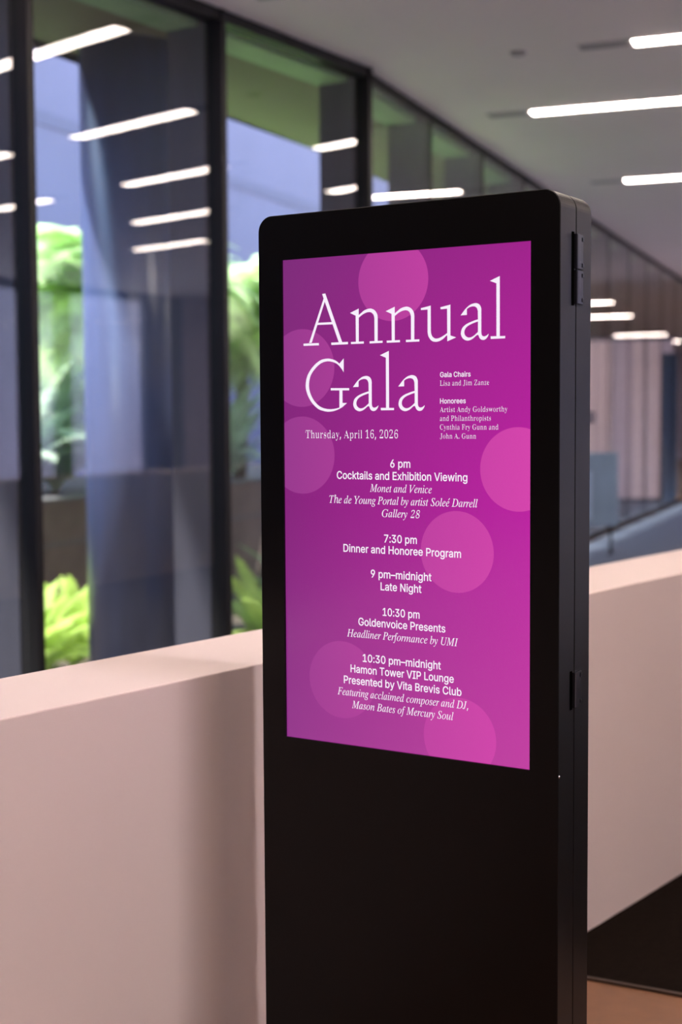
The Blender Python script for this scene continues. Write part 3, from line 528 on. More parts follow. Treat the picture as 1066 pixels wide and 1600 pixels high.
ih 402 344 3,386 32,374 51,331 36,313 44,308 68,310 101,316 138,334 218,343 262,346 291,328 347,274 366,209 343,150 275,142 275,156 331,169 387,195 510,72 510,66 482,71 482,106 474,118 451,117 439,112 415,25 0,87 0,124 172,141 221,173 272,212 310,251 323,274 313,281 283,279 257,271 221,256 151,246 99,243 60,247 33,260 11,279 -2,304 -7
ii 177 147 403,157 428,147 452,122 463,98 452,88 428,98 404,122 394/84 12,140 74,130 84,96 45,72 32,61 37,58 52,63 79,128 296,130 303,131 308,124 316,115 315,96 310,65 305,20 299,17 287,50 282,60 264,58 254,55 241,11 86,3 53,0 29,8 1,33 -8
il 173 52 -3,77 12,105 37,133 72,122 82,90 46,68 34,59 38,56 50,57 62,62 84,168 465,171 481,163 487,154 486,134 482,104 476,60 471,58 459,92 453,101 433,98 412,13 99,2 54,-2 26,7 2,32 -7
im 550 459 13,508 76,499 87,483 64,469 48,445 35,436 39,433 50,434 57,436 65,479 222,486 253,489 275,479 306,449 316,371 283,285 184,299 241,304 277,293 306,263 316,184 281,91 177,128 296,129 303,130 308,123 316,113 315,94 310,63 304,19 300,17 287,51 281,61 263,58 243,50 212,-13 0,40 0,63 70,86 129,113 179,155 230,196 263,227 275,241 270,245 257,235 203,175 0,228 0,251 72,279 137,325 210,371 258,393 270,411 275,426 270,430 255,424 218,384 78,376 31,384 2,410 -7
in 364 273 14,322 83,312 91,282 48,259 34,249 37,245 49,247 64,254 88,293 222,300 252,302 278,292 306,263 315,229 306,188 281,142 238,93 177,133 308,133 314,130 316,120 315,100 310,67 303,19 297,17 285,23 285,53 280,62 263,53 221,-12 0,42 0,67 82,93 142,123 189,159 232,195 263,225 275,238 269,242 254,236 216,216 140,196 65,189 28,198 1,222 -9
io 351 155 0,203 23,260 73,299 138,314 206,306 251,283 286,248 309,201 316,165 312,128 298,61 247,14 178,-4 102,3 57,26 22,61 -1,105 -8/89 16,71 30,60 52,56 83,61 132,78 183,103 231,132 268,165 291,197 299,240 281,255 226,243 155,211 85,166 32,140 17,113 11
ip 340 73 -149,77 -138,51 -136,36 -132,23 -113,25 -104,30 -81,38 -45,50 5,72 -4,101 -7,140 -2,177 13,243 69,290 144,308 226,302 263,286 292,260 310,226 316,168 300,112 250,128 299,130 310,124 316,93 309,62 303,19 298,16 285,39 284,52 281,60 262,58 249,54 235,-29 -87,-38 -111,-49 -126,-66 -133,-93 -137,-96 -149/72 17,62 40,64 51,66 64,91 162,110 213,136 253,166 278,199 286,220 282,235 271,245 253,248 228,235 153,202 82,155 30,128 14,101 9
ir 224 41 0,95 157,170 268,180 248,200 240,226 253,237 283,229 307,208 316,158 282,89 179,124 308,118 316,109 315,90 310,59 304,15 297,13 284,47 279,56 259,53 240,46 209,-13 0
is 248 130 5,166 40,179 89,173 122,155 154,136 181,116 208,97 237,91 261,102 287,130 299,175 278,195 214,207 214,220 314,209 314,205 305,193 302,166 310,123 316,90 311,63 294,46 269,40 238,46 206,63 175,83 147,104 120,120 93,126 69,122 45,110 26,93 14,71 10,45 16,24 35,10 65,4 105,-7 106,-22 -4,-9 -4,6 6,32 -1,78 -8
it 187 82 11,134 68,124 79,93 43,72 31,63 34,60 45,66 78,120 283,177 283,183 304,126 304,151 392,136 392,82 326,22 297,19 283,66 283,7 62,2 44,1 26,9 1,33 -8
iu 364 86 2,127 32,171 82,220 153,199 81,189 27,197 1,222 -8,274 13,324 75,315 84,284 45,260 32,250 36,246 47,249 65,255 92,314 309,261 309,227 203,177 115,124 54,100 38,79 32,64 38,59 54,62 74,71 107,125 296,127 304,128 312,119 316,110 315,90 311,59 306,15 300,13 287,47 283,56 265,54 247,50 228,19 116,8 69,4 38,15 4,46 -8
iy 270 -6 -137,39 -94,86 -34,133 35,175 102,208 158,239 223,249 273,239 304,214 316,192 308,184 288,190 268,201 260,213 249,217 233,213 213,200 186,189 166,173 138,150 102,123 57,111 123,100 179,92 224,85 258,73 302,62 316,32 310,8 303,-22 299,-24 287,11 276,29 244,36 216,44 175,79 -7,34 -69,9 -99,-9 -109,-30 -103,-48 -98,-69 -106,-77 -125,-68 -145,-44 -153
ié 287 128 -2,165 12,198 36,231 71,221 81,168 39,119 26,72 44,56 98,57 118,61 142,147 161,208 189,245 226,258 266,254 287,242 303,222 313,195 316,148 308,101 283,46 231,9 165,-4 99,2 54,21 21,50 0,89 -7/95 230,137 280,159 294,180 298,198 291,204 271,195 233,168 199,124 173,64 158/175 375,215 375,315 475,255 495"""
HEADING = """-1772 4068,-1697 4074,-1312 3112,-1391 3111
-1738 3975,-1701 3927,-1712 3913,-2023 3128,-2084 3127
-1878 3513,-1527 3514,-1517 3470,-1892 3472
-2218 3119,-1857 3119,-1853 3074,-2215 3075
-1568 3117,-1182 3119,-1182 3073,-1564 3071
-1132 3671,-935 3746,-936 3586,-1005 3614
-1005 3631,-935 3628,-937 3098,-1002 3101
-945 3614,-933 3623,-920 3632,-908 3641,-894 3650,-880 3660,-865 3670,-851 3681,-835 3692,-818 3702,-799 3711,-777 3718,-752 3725,-726 3731,-701 3734,-678 3735,-656 3733,-636 3727,-616 3720,-598 3711,-582 3701,-567 3689,-555 3675,-543 3660,-534 3645,-526 3630,-520 3615,-516 3600,-513 3585,-512 3570,-510 3554,-513 3102,-583 3104,-584 3544,-587 3559,-590 3574,-593 3588,-597 3601,-603 3613,-610 3624,-618 3633,-627 3642,-636 3650,-646 3656,-656 3661,-667 3665,-678 3667,-690 3669,-702 3669,-716 3669,-730 3668,-744 3666,-760 3663,-775 3659,-790 3654,-806 3648,-822 3641,-839 3633,-856 3624,-873 3614,-891 3602,-909 3589,-927 3576,-946 3562
-1115 3114,-823 3115,-824 3074,-1112 3074
-694 3113,-404 3114,-404 3074,-693 3072
-332 3669,-134 3744,-135 3585,-205 3613
-205 3629,-135 3626,-136 3097,-202 3099
-145 3613,-132 3622,-120 3630,-107 3639,-94 3648,-79 3658,-65 3668,-50 3679,-34 3690,-17 3700,2 3709,24 3717,49 3724,74 3729,100 3733,123 3734,144 3731,165 3726,185 3718,203 3709,219 3699,233 3687,246 3674,257 3659,267 3643,275 3628,281 3614,285 3599,287 3584,289 3568,290 3553,288 3100,217 3103,217 3542,214 3557,211 3572,208 3586,203 3600,198 3611,191 3622,183 3632,174 3641,164 3648,155 3654,144 3659,134 3663,123 3665,111 3667,98 3668,85 3668,71 3666,56 3664,41 3661,26 3657,10 3652,-6 3646,-22 3640,-38 3632,-55 3623,-73 3612,-90 3600,-108 3588,-127 3574,-145 3561
-314 3112,-23 3114,-23 3072,-311 3072
107 3112,397 3113,396 3072,108 3071
430 3690,641 3728,642 3270,643 3258,644 3246,645 3234,647 3222,650 3210,653 3198,658 3186,663 3175,669 3164,676 3154,685 3145,696 3136,708 3128,720 3122,733 3117,747 3114,761 3114,776 3114,791 3116,807 3119,824 3124,842 3131,861 3138,879 3147,898 3156,917 3166,936 3177,956 3188,975 3200,994 3212,994 3167,966 3159,953 3146,940 3134,926 3122,913 3111,898 3101,883 3092,867 3084,851 3076,835 3069,819 3064,803 3060,787 3057,771 3055,755 3054,739 3055,722 3057,706 3059,690 3063,674 3069,659 3078,644 3089,630 3103,617 3119,606 3135,596 3152,588 3169,583 3187,579 3205,576 3224,573 3243,574 3658,433 3656
845 3688,1054 3727,1054 3160,1174 3121,989 3055,985 3656,850 3650
1267 3520,1276 3531,1285 3542,1294 3553,1304 3565,1315 3577,1327 3591,1339 3605,1353 3620,1367 3634,1382 3648,1398 3661,1415 3674,1433 3687,1452 3698,1471 3708,1490 3715,1511 3721,1531 3726,1551 3728,1570 3729,1587 3728,1604 3724,1620 3719,1634 3712,1647 3704,1658 3694,1667 3683,1674 3670,1680 3657,1685 3644,1689 3630,1691 3615,1691 3601,1691 3585,1691 3570,1691 3198,1692 3186,1694 3174,1696 3163,1698 3153,1702 3144,1707 3137,1713 3131,1720 3126,1727 3123,1735 3121,1744 3119,1753 3119,1763 3120,1774 3123,1784 3127,1795 3132,1806 3138,1818 3146,1829 3155,1841 3164,1838 3154,1836 3144,1832 3135,1828 3125,1822 3115,1816 3105,1807 3095,1798 3085,1789 3075,1779 3068,1769 3063,1758 3059,1746 3056,1735 3055,1724 3055,1713 3057,1701 3059,1690 3063,1679 3069,1669 3077,1660 3087,1652 3100,1645 3115,1638 3130,1631 3147,1609 3151,1605 3149,1602 3147,1597 3144,1590 3140,1581 3134,1569 3125,1554 3113,1538 3100,1521 3088,1504 3078,1487 3070,1469 3063,1451 3058,1433 3054,1415 3053,1397 3055,1377 3060,1359 3066,1341 3075,1326 3084,1313 3095,1302 3108,1293 3122,1285 3136,1279 3150,1275 3163,1272 3175,1271 3188,1272 3200,1274 3214,1277 3229,1281 3245,1287 3261,1294 3277,1304 3292,1316 3305,1330 3318,1346 3330,1363 3342,1382 3353,1402 3363,1423 3372,1445 3381,1469 3389,1493 3397,1517 3405,1543 3413,1569 3420,1596 3426,1623 3433,1620 3583,1617 3594,1614 3605,1611 3615,1608 3624,1603 3633,1598 3640,1592 3647,1586 3654,1578 3659,1570 3664,1561 3667,1550 3670,1539 3672,1527 3673,1515 3673,1502 3672,1488 3670,1475 3667,1461 3664,1448 3660,1437 3654,1426 3649,1415 3642,1405 3635,1395 3628,1395 3522/1623 3395,1604 3390,1584 3385,1565 3379,1545 3373,1526 3367,1505 3360,1484 3352,1463 3344,1444 3335,1426 3326,1411 3317,1397 3307,1385 3297,1374 3286,1365 3275,1358 3263,1352 3250,1347 3237,1344 3224,1343 3212,1343 3199,1345 3186,1348 3174,1353 3162,1359 3152,1368 3142,1378 3133,1390 3124,1403 3117,1415 3112,1428 3109,1441 3108,1454 3109,1468 3110,1482 3113,1495 3117,1508 3122,1521 3129,1534 3136,1548 3145,1562 3155,1577 3167,1592 3179,1608 3192,1623 3206
1865 4116,2062 4192,2064 3102,1997 3104,1995 4065
1879 3115,2172 3111,2172 3069,1882 3067
-1282 2804,-1381 2706,-1396 2718,-1410 2729,-1425 2740,-1440 2751,-1457 2760,-1475 2769,-1494 2777,-1513 2784,-1533 2790,-1554 2795,-1575 2800,-1595 2804,-1617 2808,-1640 2809,-1665 2809,-1693 2808,-1723 2805,-1754 2801,-1787 2793,-1819 2782,-1853 2766,-1888 2746,-1923 2723,-1957 2697,-1989 2669,-2020 2639,-2051 2605,-2079 2569,-2105 2532,-2126 2496,-2142 2459,-2155 2421,-2164 2382,-2170 2345,-2173 2308,-2173 2274,-2170 2241,-2164 2209,-2155 2176,-2143 2143,-2128 2107,-2109 2070,-2087 2033,-2063 1997,-2038 1964,-2010 1934,-1980 1905,-1948 1878,-1915 1854,-1884 1833,-1852 1818,-1821 1806,-1789 1798,-1758 1791,-1729 1785,-1703 1780,-1678 1777,-1654 1775,-1629 1775,-1604 1776,-1577 1778,-1549 1782,-1521 1787,-1492 1793,-1464 1801,-1437 1810,-1409 1820,-1381 1832,-1353 1845,-1326 1858,-1374 1857,-1406 1849,-1438 1842,-1470 1835,-1502 1830,-1534 1827,-1565 1825,-1595 1824,-1626 1825,-1656 1827,-1687 1832,-1718 1837,-1749 1844,-1780 1854,-1811 1865,-1841 1880,-1871 1899,-1900 1920,-1929 1945,-1956 1971,-1981 1999,-2004 2030,-2024 2063,-2043 2097,-2059 2132,-2072 2165,-2082 2197,-2089 2227,-2093 2257,-2095 2287,-2094 2319,-2092 2351,-2086 2385,-2078 2418,-2068 2451,-2055 2483,-2038 2513,-2018 2542,-1996 2570,-1972 2596,-1947 2621,-1921 2645,-1893 2668,-1864 2689,-1835 2707,-1806 2723,-1777 2735,-1749 2744,-1721 2750,-1693 2754,-1666 2757,-1639 2757,-1614 2756,-1589 2752,-1564 2747,-1540 2742,-1517 2735,-1494 2727,-1472 2718,-1450 2708,-1430 2696,-1410 2681,-1391 2665,-1373 2647,-1356 2629,-1341 2612,-1327 2596,-1315 2580,-1304 2565,-1293 2549,-1284 2533
-1385 2190,-1316 2188,-1315 1942,-1212 1941,-1326 1856,-1388 1846
-1586 2234,-1161 2227,-1161 2184,-1584 2190
-1075 2245,-1066 2256,-1057 2267,-1048 2278,-1037 2290,-1027 2302,-1015 2316,-1002 2330,-989 2345,-975 2359,-960 2373,-944 2386,-926 2399,-908 2412,-890 2423,-871 2433,-852 2440,-831 2446,-810 2451,-790 2454,-772 2454,-754 2453,-737 2449,-722 2444,-707 2437,-695 2429,-684 2419,-675 2408,-667 2395,-661 2382,-656 2369,-653 2355,-651 2341,-650 2326,-650 2310,-651 2295,-651 1924,-650 1911,-648 1899,-646 1888,-643 1878,-640 1869,-635 1862,-629 1856,-622 1851,-615 1848,-607 1846,-598 1844,-589 1844,-579 1846,-568 1848,-558 1852,-547 1857,-536 1863,-524 1871,-512 1880,-501 1889,-503 1879,-506 1869,-509 1860,-514 1850,-519 1841,-526 1830,-534 1820,-543 1810,-553 1800,-563 1793,-573 1788,-584 1784,-595 1781,-607 1780,-618 1780,-629 1782,-640 1784,-652 1788,-663 1794,-673 1802,-681 1812,-690 1825,-697 1840,-704 1856,-711 1872,-733 1876,-736 1874,-740 1872,-745 1869,-752 1865,-761 1859,-773 1850,-787 1838,-804 1825,-821 1813,-838 1803,-855 1795,-873 1788,-891 1783,-909 1779,-927 1778,-945 1780,-964 1785,-983 1792,-1001 1800,-1016 1809,-1028 1820,-1039 1833,-1049 1847,-1056 1861,-1062 1875,-1067 1888,-1069 1900,-1070 1913,-1070 1926,-1068 1939,-1065 1954,-1061 1970,-1055 1986,-1048 2002,-1038 2017,-1026 2031,-1012 2043,-996 2056,-978 2067,-960 2078,-940 2088,-919 2097,-896 2106,-873 2114,-849 2123,-824 2130,-799 2138,-773 2145,-746 2152,-719 2158,-722 2308,-725 2319,-727 2330,-731 2340,-734 2349,-739 2358,-744 2366,-750 2373,-756 2379,-763 2384,-772 2389,-781 2392,-792 2395,-803 2397,-815 2398,-827 2398,-840 2397,-853 2395,-867 2392,-881 2389,-893 2385,-905 2380,-916 2374,-926 2367,-936 2360,-946 2353,-947 2248/-719 2120,-738 2115,-757 2110,-777 2104,-796 2098,-816 2092,-836 2085,-857 2077,-878 2069,-898 2061,-915 2052,-931 2042,-945 2032,-957 2022,-967 2011,-977 2000,-984 1988,-990 1975,-995 1962,-998 1949,-999 1937,-999 1924,-997 1912,-994 1899,-989 1887,-982 1877,-974 1867,-963 1858,-952 1849,-939 1842,-927 1837,-914 1835,-901 1833,-887 1834,-874 1835,-860 1838,-847 1842,-834 1847,-821 1854,-808 1861,-794 1870,-779 1880,-765 1892,-750 1904,-734 1917,-719 1931
-464 2841,-268 2917,-266 1827,-333 1829,-334 2790
-451 1840,-158 1835,-158 1794,-447 1792
-63 2239,-54 2250,-45 2261,-36 2272,-26 2283,-15 2296,-3 2309,9 2324,23 2338,37 2353,52 2367,68 2380,85 2393,103 2406,122 2417,141 2426,160 2434,181 2440,201 2444,221 2447,240 2448,257 2446,274 2443,290 2438,304 2431,317 2423,328 2413,337 2402,344 2389,350 2376,355 2362,359 2348,361 2334,361 2319,361 2304,361 2289,361 1917,362 1905,364 1893,365 1882,368 1872,372 1863,377 1856,383 1850,390 1845,397 1842,405 1839,414 1838,423 1838,433 1839,444 1842,454 1845,465 1850,476 1857,488 1865,499 1873,511 1882,508 1873,506 1863,502 1853,498 1844,492 1834,485 1824,477 1813,468 1803,459 1794,449 1787,438 1781,428 1778,416 1775,405 1774,394 1774,383 1775,371 1778,360 1782,349 1788,339 1796,330 1806,322 1819,315 1833,307 1849,301 1865,279 1869,275 1868,272 1866,267 1863,260 1859,251 1853,239 1843,224 1831,208 1818,191 1806,174 1796,157 1789,139 1782,121 1776,103 1773,85 1772,67 1774,47 1779,29 1785,11 1793,-4 1803,-17 1814,-28 1826,-37 1841,-45 1855,-51 1868,-55 1881,-58 1894,-59 1906,-58 1919,-56 1933,-53 1948,-49 1964,-43 1980,-36 1996,-26 2011,-14 2024,0 2037,16 2049,33 2061,52 2072,72 2082,93 2091,115 2100,139 2108,163 2116,187 2124,213 2131,239 2138,266 2145,293 2152,289 2302,287 2313,284 2323,281 2333,277 2343,273 2351,268 2359,262 2366,256 2372,248 2378,240 2382,231 2386,220 2389,209 2391,197 2392,185 2392,172 2391,158 2389,145 2386,131 2382,118 2378,107 2373,96 2367,85 2361,75 2354,65 2346,65 2241/293 2114,274 2109,254 2103,235 2098,215 2092,196 2085,175 2078,154 2071,133 2063,114 2054,96 2045,81 2036,67 2026,55 2015,44 2005,35 1993,27 1981,21 1969,17 1956,14 1943,13 1930,13 1918,15 1905,18 1893,23 1881,29 1870,38 1861,48 1851,60 1843,73 1836,85 1831,98 1828,111 1827,124 1827,138 1829,152 1832,165 1836,178 1841,191 1847,204 1855,218 1864,232 1874,247 1885,262 1898,277 1911,293 1925"""
LINES = [
    ('s', 'Gala Chairs', 0.0835, 0.1472, 1.6567),
    ('r', 'Lisa and Jim Zanze', 0.0834, 0.1850, 1.6407),
    ('s', 'Honorees', 0.0834, 0.1372, 1.6078),
    ('r', 'Artist Andy Goldsworthy', 0.0833, 0.2217, 1.5918),
    ('r', 'and Philanthropists', 0.0833, 0.1888, 1.5755),
    ('r', 'Cynthia Fry Gunn and', 0.0833, 0.2035, 1.5592),
    ('r', 'John A. Gunn', 0.0833, 0.1583, 1.5426),
    ('r', 'Thursday, April 16, 2026', -0.2187, -0.0075, 1.5428),
    ('s', '6 pm', -0.0247, 0.0194, 1.4873),
    ('s', 'Cocktails and Exhibition Viewing', -0.1457, 0.1405, 1.4636),
    ('i', 'Monet and Venice', -0.0704, 0.0655, 1.4398),
    ('i', 'The de Young Portal by artist Soleé Darrell', -0.1635, 0.1617, 1.4159),
    ('i', 'Gallery 28', -0.0436, 0.0398, 1.3920),
    ('s', '7:30 pm', -0.0390, 0.0332, 1.3432),
    ('s', 'Dinner and Honoree Program', -0.1315, 0.1272, 1.3212),
    ('s', '9 pm–midnight', -0.0692, 0.0647, 1.2740),
    ('s', 'Late Night', -0.0472, 0.0430, 1.2504),
    ('s', '10:30 pm', -0.0428, 0.0387, 1.2011),
    ('s', 'Goldenvoice Presents', -0.0980, 0.0941, 1.1785),
    ('i', 'Headliner Performance by UMI', -0.1245, 0.1212, 1.1545),
    ('s', '10:30 pm–midnight', -0.0885, 0.0844, 1.1076),
    ('s', 'Hamon Tower VIP Lounge', -0.1166, 0.1118, 1.0846),
    ('s', 'Presented by Vita Brevis Club', -0.1323, 0.1280, 1.0614),
    ('i', 'Featuring acclaimed composer and DJ,', -0.1473, 0.1420, 1.0374),
    ('i', 'Mason Bates of Mercury Soul', -0.1141, 0.1111, 1.0135)]
KW, KD, KH, KR = .326, .141, 1.983, .031
SC = 1.417                                     # height of the screen centre
SW, SH = .535 / 2, .951 / 2
kiosk = empty('kiosk', (0, 0, 0))
tag(kiosk, 'tall black freestanding digital kiosk with a glowing magenta gala programme screen', 'kiosk')

def outline(inset=0.0, nseg=10):
    w, h, r = KW - inset, KH - inset, KR - inset
    p = [(-w, 0.0), (w, 0.0)]
    for i in range(nseg + 1):
        a = math.pi / 2 * i / nseg
        p.append((w - r + r * math.cos(a), h - r + r * math.sin(a)))
    for i in range(nseg + 1):
        a = math.pi / 2 + math.pi / 2 * i / nseg
        p.append((-w + r + r * math.cos(a), h - r + r * math.sin(a)))
    return p                                    # counter-clockwise seen from the front (x right, z up)

def ring_strip(mb, A, ya_, B, yb_):
    n_ = len(A)
    mb.add([(x, ya_, z) for x, z in A] + [(x, yb_, z) for x, z in B], [(i, n_ + i, n_ + (i + 1) % n_, (i + 1) % n_) for i in range(n_)])

def cap(mb, loops, y, flip=False):
    vs3 = [[Vector((x, z, 0)) for x, z in L] for L in loops]
    flat = [p for L in loops for p in L]
    tr = tessellate_polygon(vs3)
    fs = []
    for t in tr:
        a, b, c = [flat[i] for i in t]
        ar = (b[0] - a[0]) * (c[1] - a[1]) - (c[0] - a[0]) * (b[1] - a[1])
        t = tuple(t) if ar > 0 else tuple(t)[::-1]
        fs.append(t[::-1] if flip else t)
    mb.add([(x, y, z) for x, z in flat], fs)

hole = [(-SW - .002, SC - SH - .002), (SW + .002, SC - SH - .002), (SW + .002, SC + SH + .002), (-SW - .002, SC + SH + .002)]
f = MB()
o0, o1 = outline(0), outline(.0015)
cap(f, [o1, hole], 0)
ring_strip(f, o1, 0, o0, .0015)
ring_strip(f, o0, .0015, o0, .0685)
ring_strip(f, o0, .0685, o1, .0695)
cap(f, [o1], .0695, True)
ring_strip(f, hole[::-1], 0, hole[::-1], .008)
front = f.build('front_housing', M['kiosk'], kiosk)
f = MB()
o2 = outline(.0035)
ring_strip(f, o2, .0695, o2, .0715)
cap(f, [o1], .0715)
ring_strip(f, o1, .0715, o0, .0725)
ring_strip(f, o0, .0725, o0, KD - .002)
ring_strip(f, o0, KD - .002, outline(.002), KD)
cap(f, [outline(.002)], KD, True)
f.build('rear_housing', M['kiosk'], kiosk)

# screen: a lit display; its picture (colour field and pale circles) is in the material
def screenmat():
    m, nt, b = newmat('display_picture')
    b.inputs['Base Color'].default_value = (.004, .003, .004, 1)
    b.inputs['Roughness'].default_value = .22
    b.inputs['Specular IOR Level'].default_value = .35
    N, Lk = nt.nodes.new, nt.links.new
    tc = N('ShaderNodeTexCoord'); sp = N('ShaderNodeSeparateXYZ'); Lk(tc.outputs['Object'], sp.inputs[0])
    def math_(op, a, b_=None, c=None, clamp=False):
        n_ = N('ShaderNodeMath'); n_.operation = op; n_.use_clamp = clamp
        for i, v in enumerate((a, b_, c)):
            if v is None: continue
            if isinstance(v, (int, float)): n_.inputs[i].default_value = v
            else: Lk(v, n_.inputs[i])
        return n_.outputs[0]
    def mix(fac, a, b_):
        n_ = N('ShaderNodeMix'); n_.data_type = 'RGBA'
        Lk(fac, n_.inputs[0])
        for i, v in ((6, a), (7, b_)):
            if isinstance(v, tuple): n_.inputs[i].default_value = (*v, 1)
            else: Lk(v, n_.inputs[i])
        return n_.outputs[2]
    lin = lambda c: tuple(((v / 255 + .055) / 1.055) ** 2.4 for v in c)
    U = math_('MULTIPLY_ADD', sp.outputs[0], 1 / (2 * SW), .5, True)
    V = math_('MULTIPLY_ADD', sp.outputs[2], 1 / (2 * SH), .5, True)
    top = mix(U, lin((126, 44, 122)), lin((160, 35, 140)))
    midc = mix(U, lin((134, 36, 124)), lin((186, 34, 160)))
    bot = mix(U, lin((146, 52, 138)), lin((192, 62, 160)))
    col = mix(math_('MULTIPLY_ADD', V, 2.2, -1.2, True), mix(math_('MULTIPLY', V, 2.0, None, True), bot, midc), top)
    mask = None
    for cx, cz in ((-.0177, 1.8412), (-.2266, 1.681), (-.2275, 1.509), (.2432, 1.487), (.118, 1.3315), (-.137, 1.0675), (.1235, .981)):
        dx = math_('SUBTRACT', sp.outputs[0], cx); dz = math_('SUBTRACT', sp.outputs[2], cz - SC)
        d2 = math_('ADD', math_('MULTIPLY', dx, dx), math_('MULTIPLY', dz, dz))
        ins = math_('LESS_THAN', d2, .0765 ** 2)
        mask = ins if mask is None else math_('MAXIMUM', mask, ins)
    circ = mix(U, lin((152, 58, 142)), lin((212, 68, 172)))
    col = mix(mask, col, circ)
    Lk(col, b.inputs['Emission Color'])
    b.inputs['Emission Strength'].default_value = 2.0 ** -EXPO
    return m
M['screen'] = screenmat()
f = MB(); f.box(-SW - .002, SW + .002, .005, .0079, -SH - .002, SH + .002)
screen = f.build('screen', M['screen'], kiosk)
screen.location = (0, 0, SC)
M['letter'] = emit('lit_lettering', (.93, .84, .97), 2.0 ** -EXPO)
M['letter'].node_tree.nodes['Principled BSDF'].inputs['Base Color'].default_value = (.02, .02, .02, 1)

G = {}
for ln in GLYPHS.split('\n'):
    key, ch = ln[0], ln[1]
    adv, _, rest = ln[3:].partition(' ')
    cs = [[tuple(int(v) / 1000 for v in q.split()) for q in c.split(',')] for c in rest.split('/')] if rest else []
    G[key + ch] = (int(adv) / 1000, cs)

def sarea(p):
    return sum(p[i - 1][0] * p[i][1] - p[i][0] * p[i - 1][1] for i in range(len(p))) / 2

def winding(x, y, loops):
    w = 0
    for p in loops:
        for i in range(len(p)):
            (x1, y1), (x2, y2) = p[i - 1], p[i]
            if (y1 > y) != (y2 > y) and x < (x2 - x1) * (y - y1) / (y2 - y1) + x1:
                w += 1 if y2 > y1 else -1
    return w

CACHE = {}
def triangles(key, loops):
    """triangulate possibly overlapping contours by the non-zero winding rule"""
    if key in CACHE: return CACHE[key]
    vs = []; es = []
    for L in loops:
        b_ = len(vs); vs += [Vector(p) for p in L]
        es += [(b_ + i, b_ + (i + 1) % len(L)) for i in range(len(L))]
    r_ = delaunay_2d_cdt(vs, es, [], 0, 1e-6)
    V_ = [(v.x, v.y) for v in r_[0]]; F_ = []
    for t in r_[2]:
        cx = sum(V_[i][0] for i in t) / 3; cy = sum(V_[i][1] for i in t) / 3
        if winding(cx, cy, loops) != 0: F_.append(tuple(t))
    CACHE[key] = (V_, F_)
    return CACHE[key]

def fill(mb, key, loops, y, fn):
    V_, F_ = triangles(key, loops)
    mb.add([(fn(p)[0], y, fn(p)[1]) for p in V_], F_)

def text_line(mb, font, s, x0, x1, z, em, y):
    pen = 0.0; gl = []
    for ch in s:
        adv, cs = G[font + ch]
        gl.append((pen, cs)); pen += adv
    xs = [p + q[0] for p, cs in gl for c in cs for q in c]
    lo, hi = min(xs), max(xs)
    k = (x1 - x0) / (hi - lo)
    for ch, (p, cs) in zip(s, gl):
        if cs:
            fill(mb, font + ch, cs, y, lambda q: (x0 + (p + q[0] - lo) * k, z + q[1] * em))

YT = .0046
CAPS = {'r': .454, 'i': .465}
f = MB()
for ln in HEADING.split('\n'):
    cs = [[tuple(int(v) / 1e4 for v in q.split()) for q in c.split(',')] for c in ln.split('/')]
    cs = [c if (sarea(c) > 0) == (i == 0) else c[::-1] for i, c in enumerate(cs)]
    fill(f, ln, cs, YT, lambda q: q)
f.build('heading_text', M['letter'], screen)
for nm, a, b, caps in (('honoree_text', 0, 2, (.0094, .0096)), ('honoree_text', 2, 7, (.0094, .0096)), ('date_text', 7, 8, (.0152, .0156)),
                       ('program_text', 8, 13, (.0152, .0148)), ('program_text', 13, 15, (.0152, .0148)), ('program_text', 15, 17, (.0152, .0148)),
                       ('program_text', 17, 20, (.0152, .0148)), ('program_text', 20, 25, (.0152, .0148))):
    f = MB()
    for font, s, x0, x1, z in LINES[a:b]:
        text_line(f, font, s, x0, x1, z - SC, caps[0] / .520 if font == 's' else caps[1] / CAPS[font], YT)
    f.build(nm, M['letter'], screen)

# hinges on the right side, set over the seam
def hinge(z0, z1, split):
    r_ = empty('hinge', (KW, 0, 0), 0, kiosk)
    f = MB(); f.box(-.001, .0012, .0505, .0595, z0 - .002, z1 + .002)  # flat black plate stands in for the shade of a recess
    f.build('hinge_pocket_shade', M['pocketshade'], r_)
    for a, b in zip([z0] + split, split + [z1]):
        f = MB()
        a2, b2 = a + .0012, b - .0012
        f.prism([(-.001, .0595), (.0058, .0605), (.0066, .0635), (.0066, .0745), (.0045, .0775), (.0045, .093), (-.001, .094)], a2, b2)
        for zz in (a2 + .008, b2 - .008):
            f.box(.0044, .0058, .088, .0945, zz - .0035, zz + .0035)
        lf = f.build('hinge_leaf', M['hinge'], r_)
        bv = lf.modifiers.new('bevel', 'BEVEL'); bv.width = .0005; bv.segments = 2
hinge(1.783, 1.910, [1.8455])
hinge(1.049, 1.116, [])
f = MB()
f.lathe([(0, .0012), (.0022, .0010), (.003, .0), (.003, -.002), (0, -.002)], 14)
o = f.build('set_screw', M['steel'], kiosk, True)
o.location = (KW, .0045, .9335); o.rotation_euler = (0, math.pi / 2, 0)

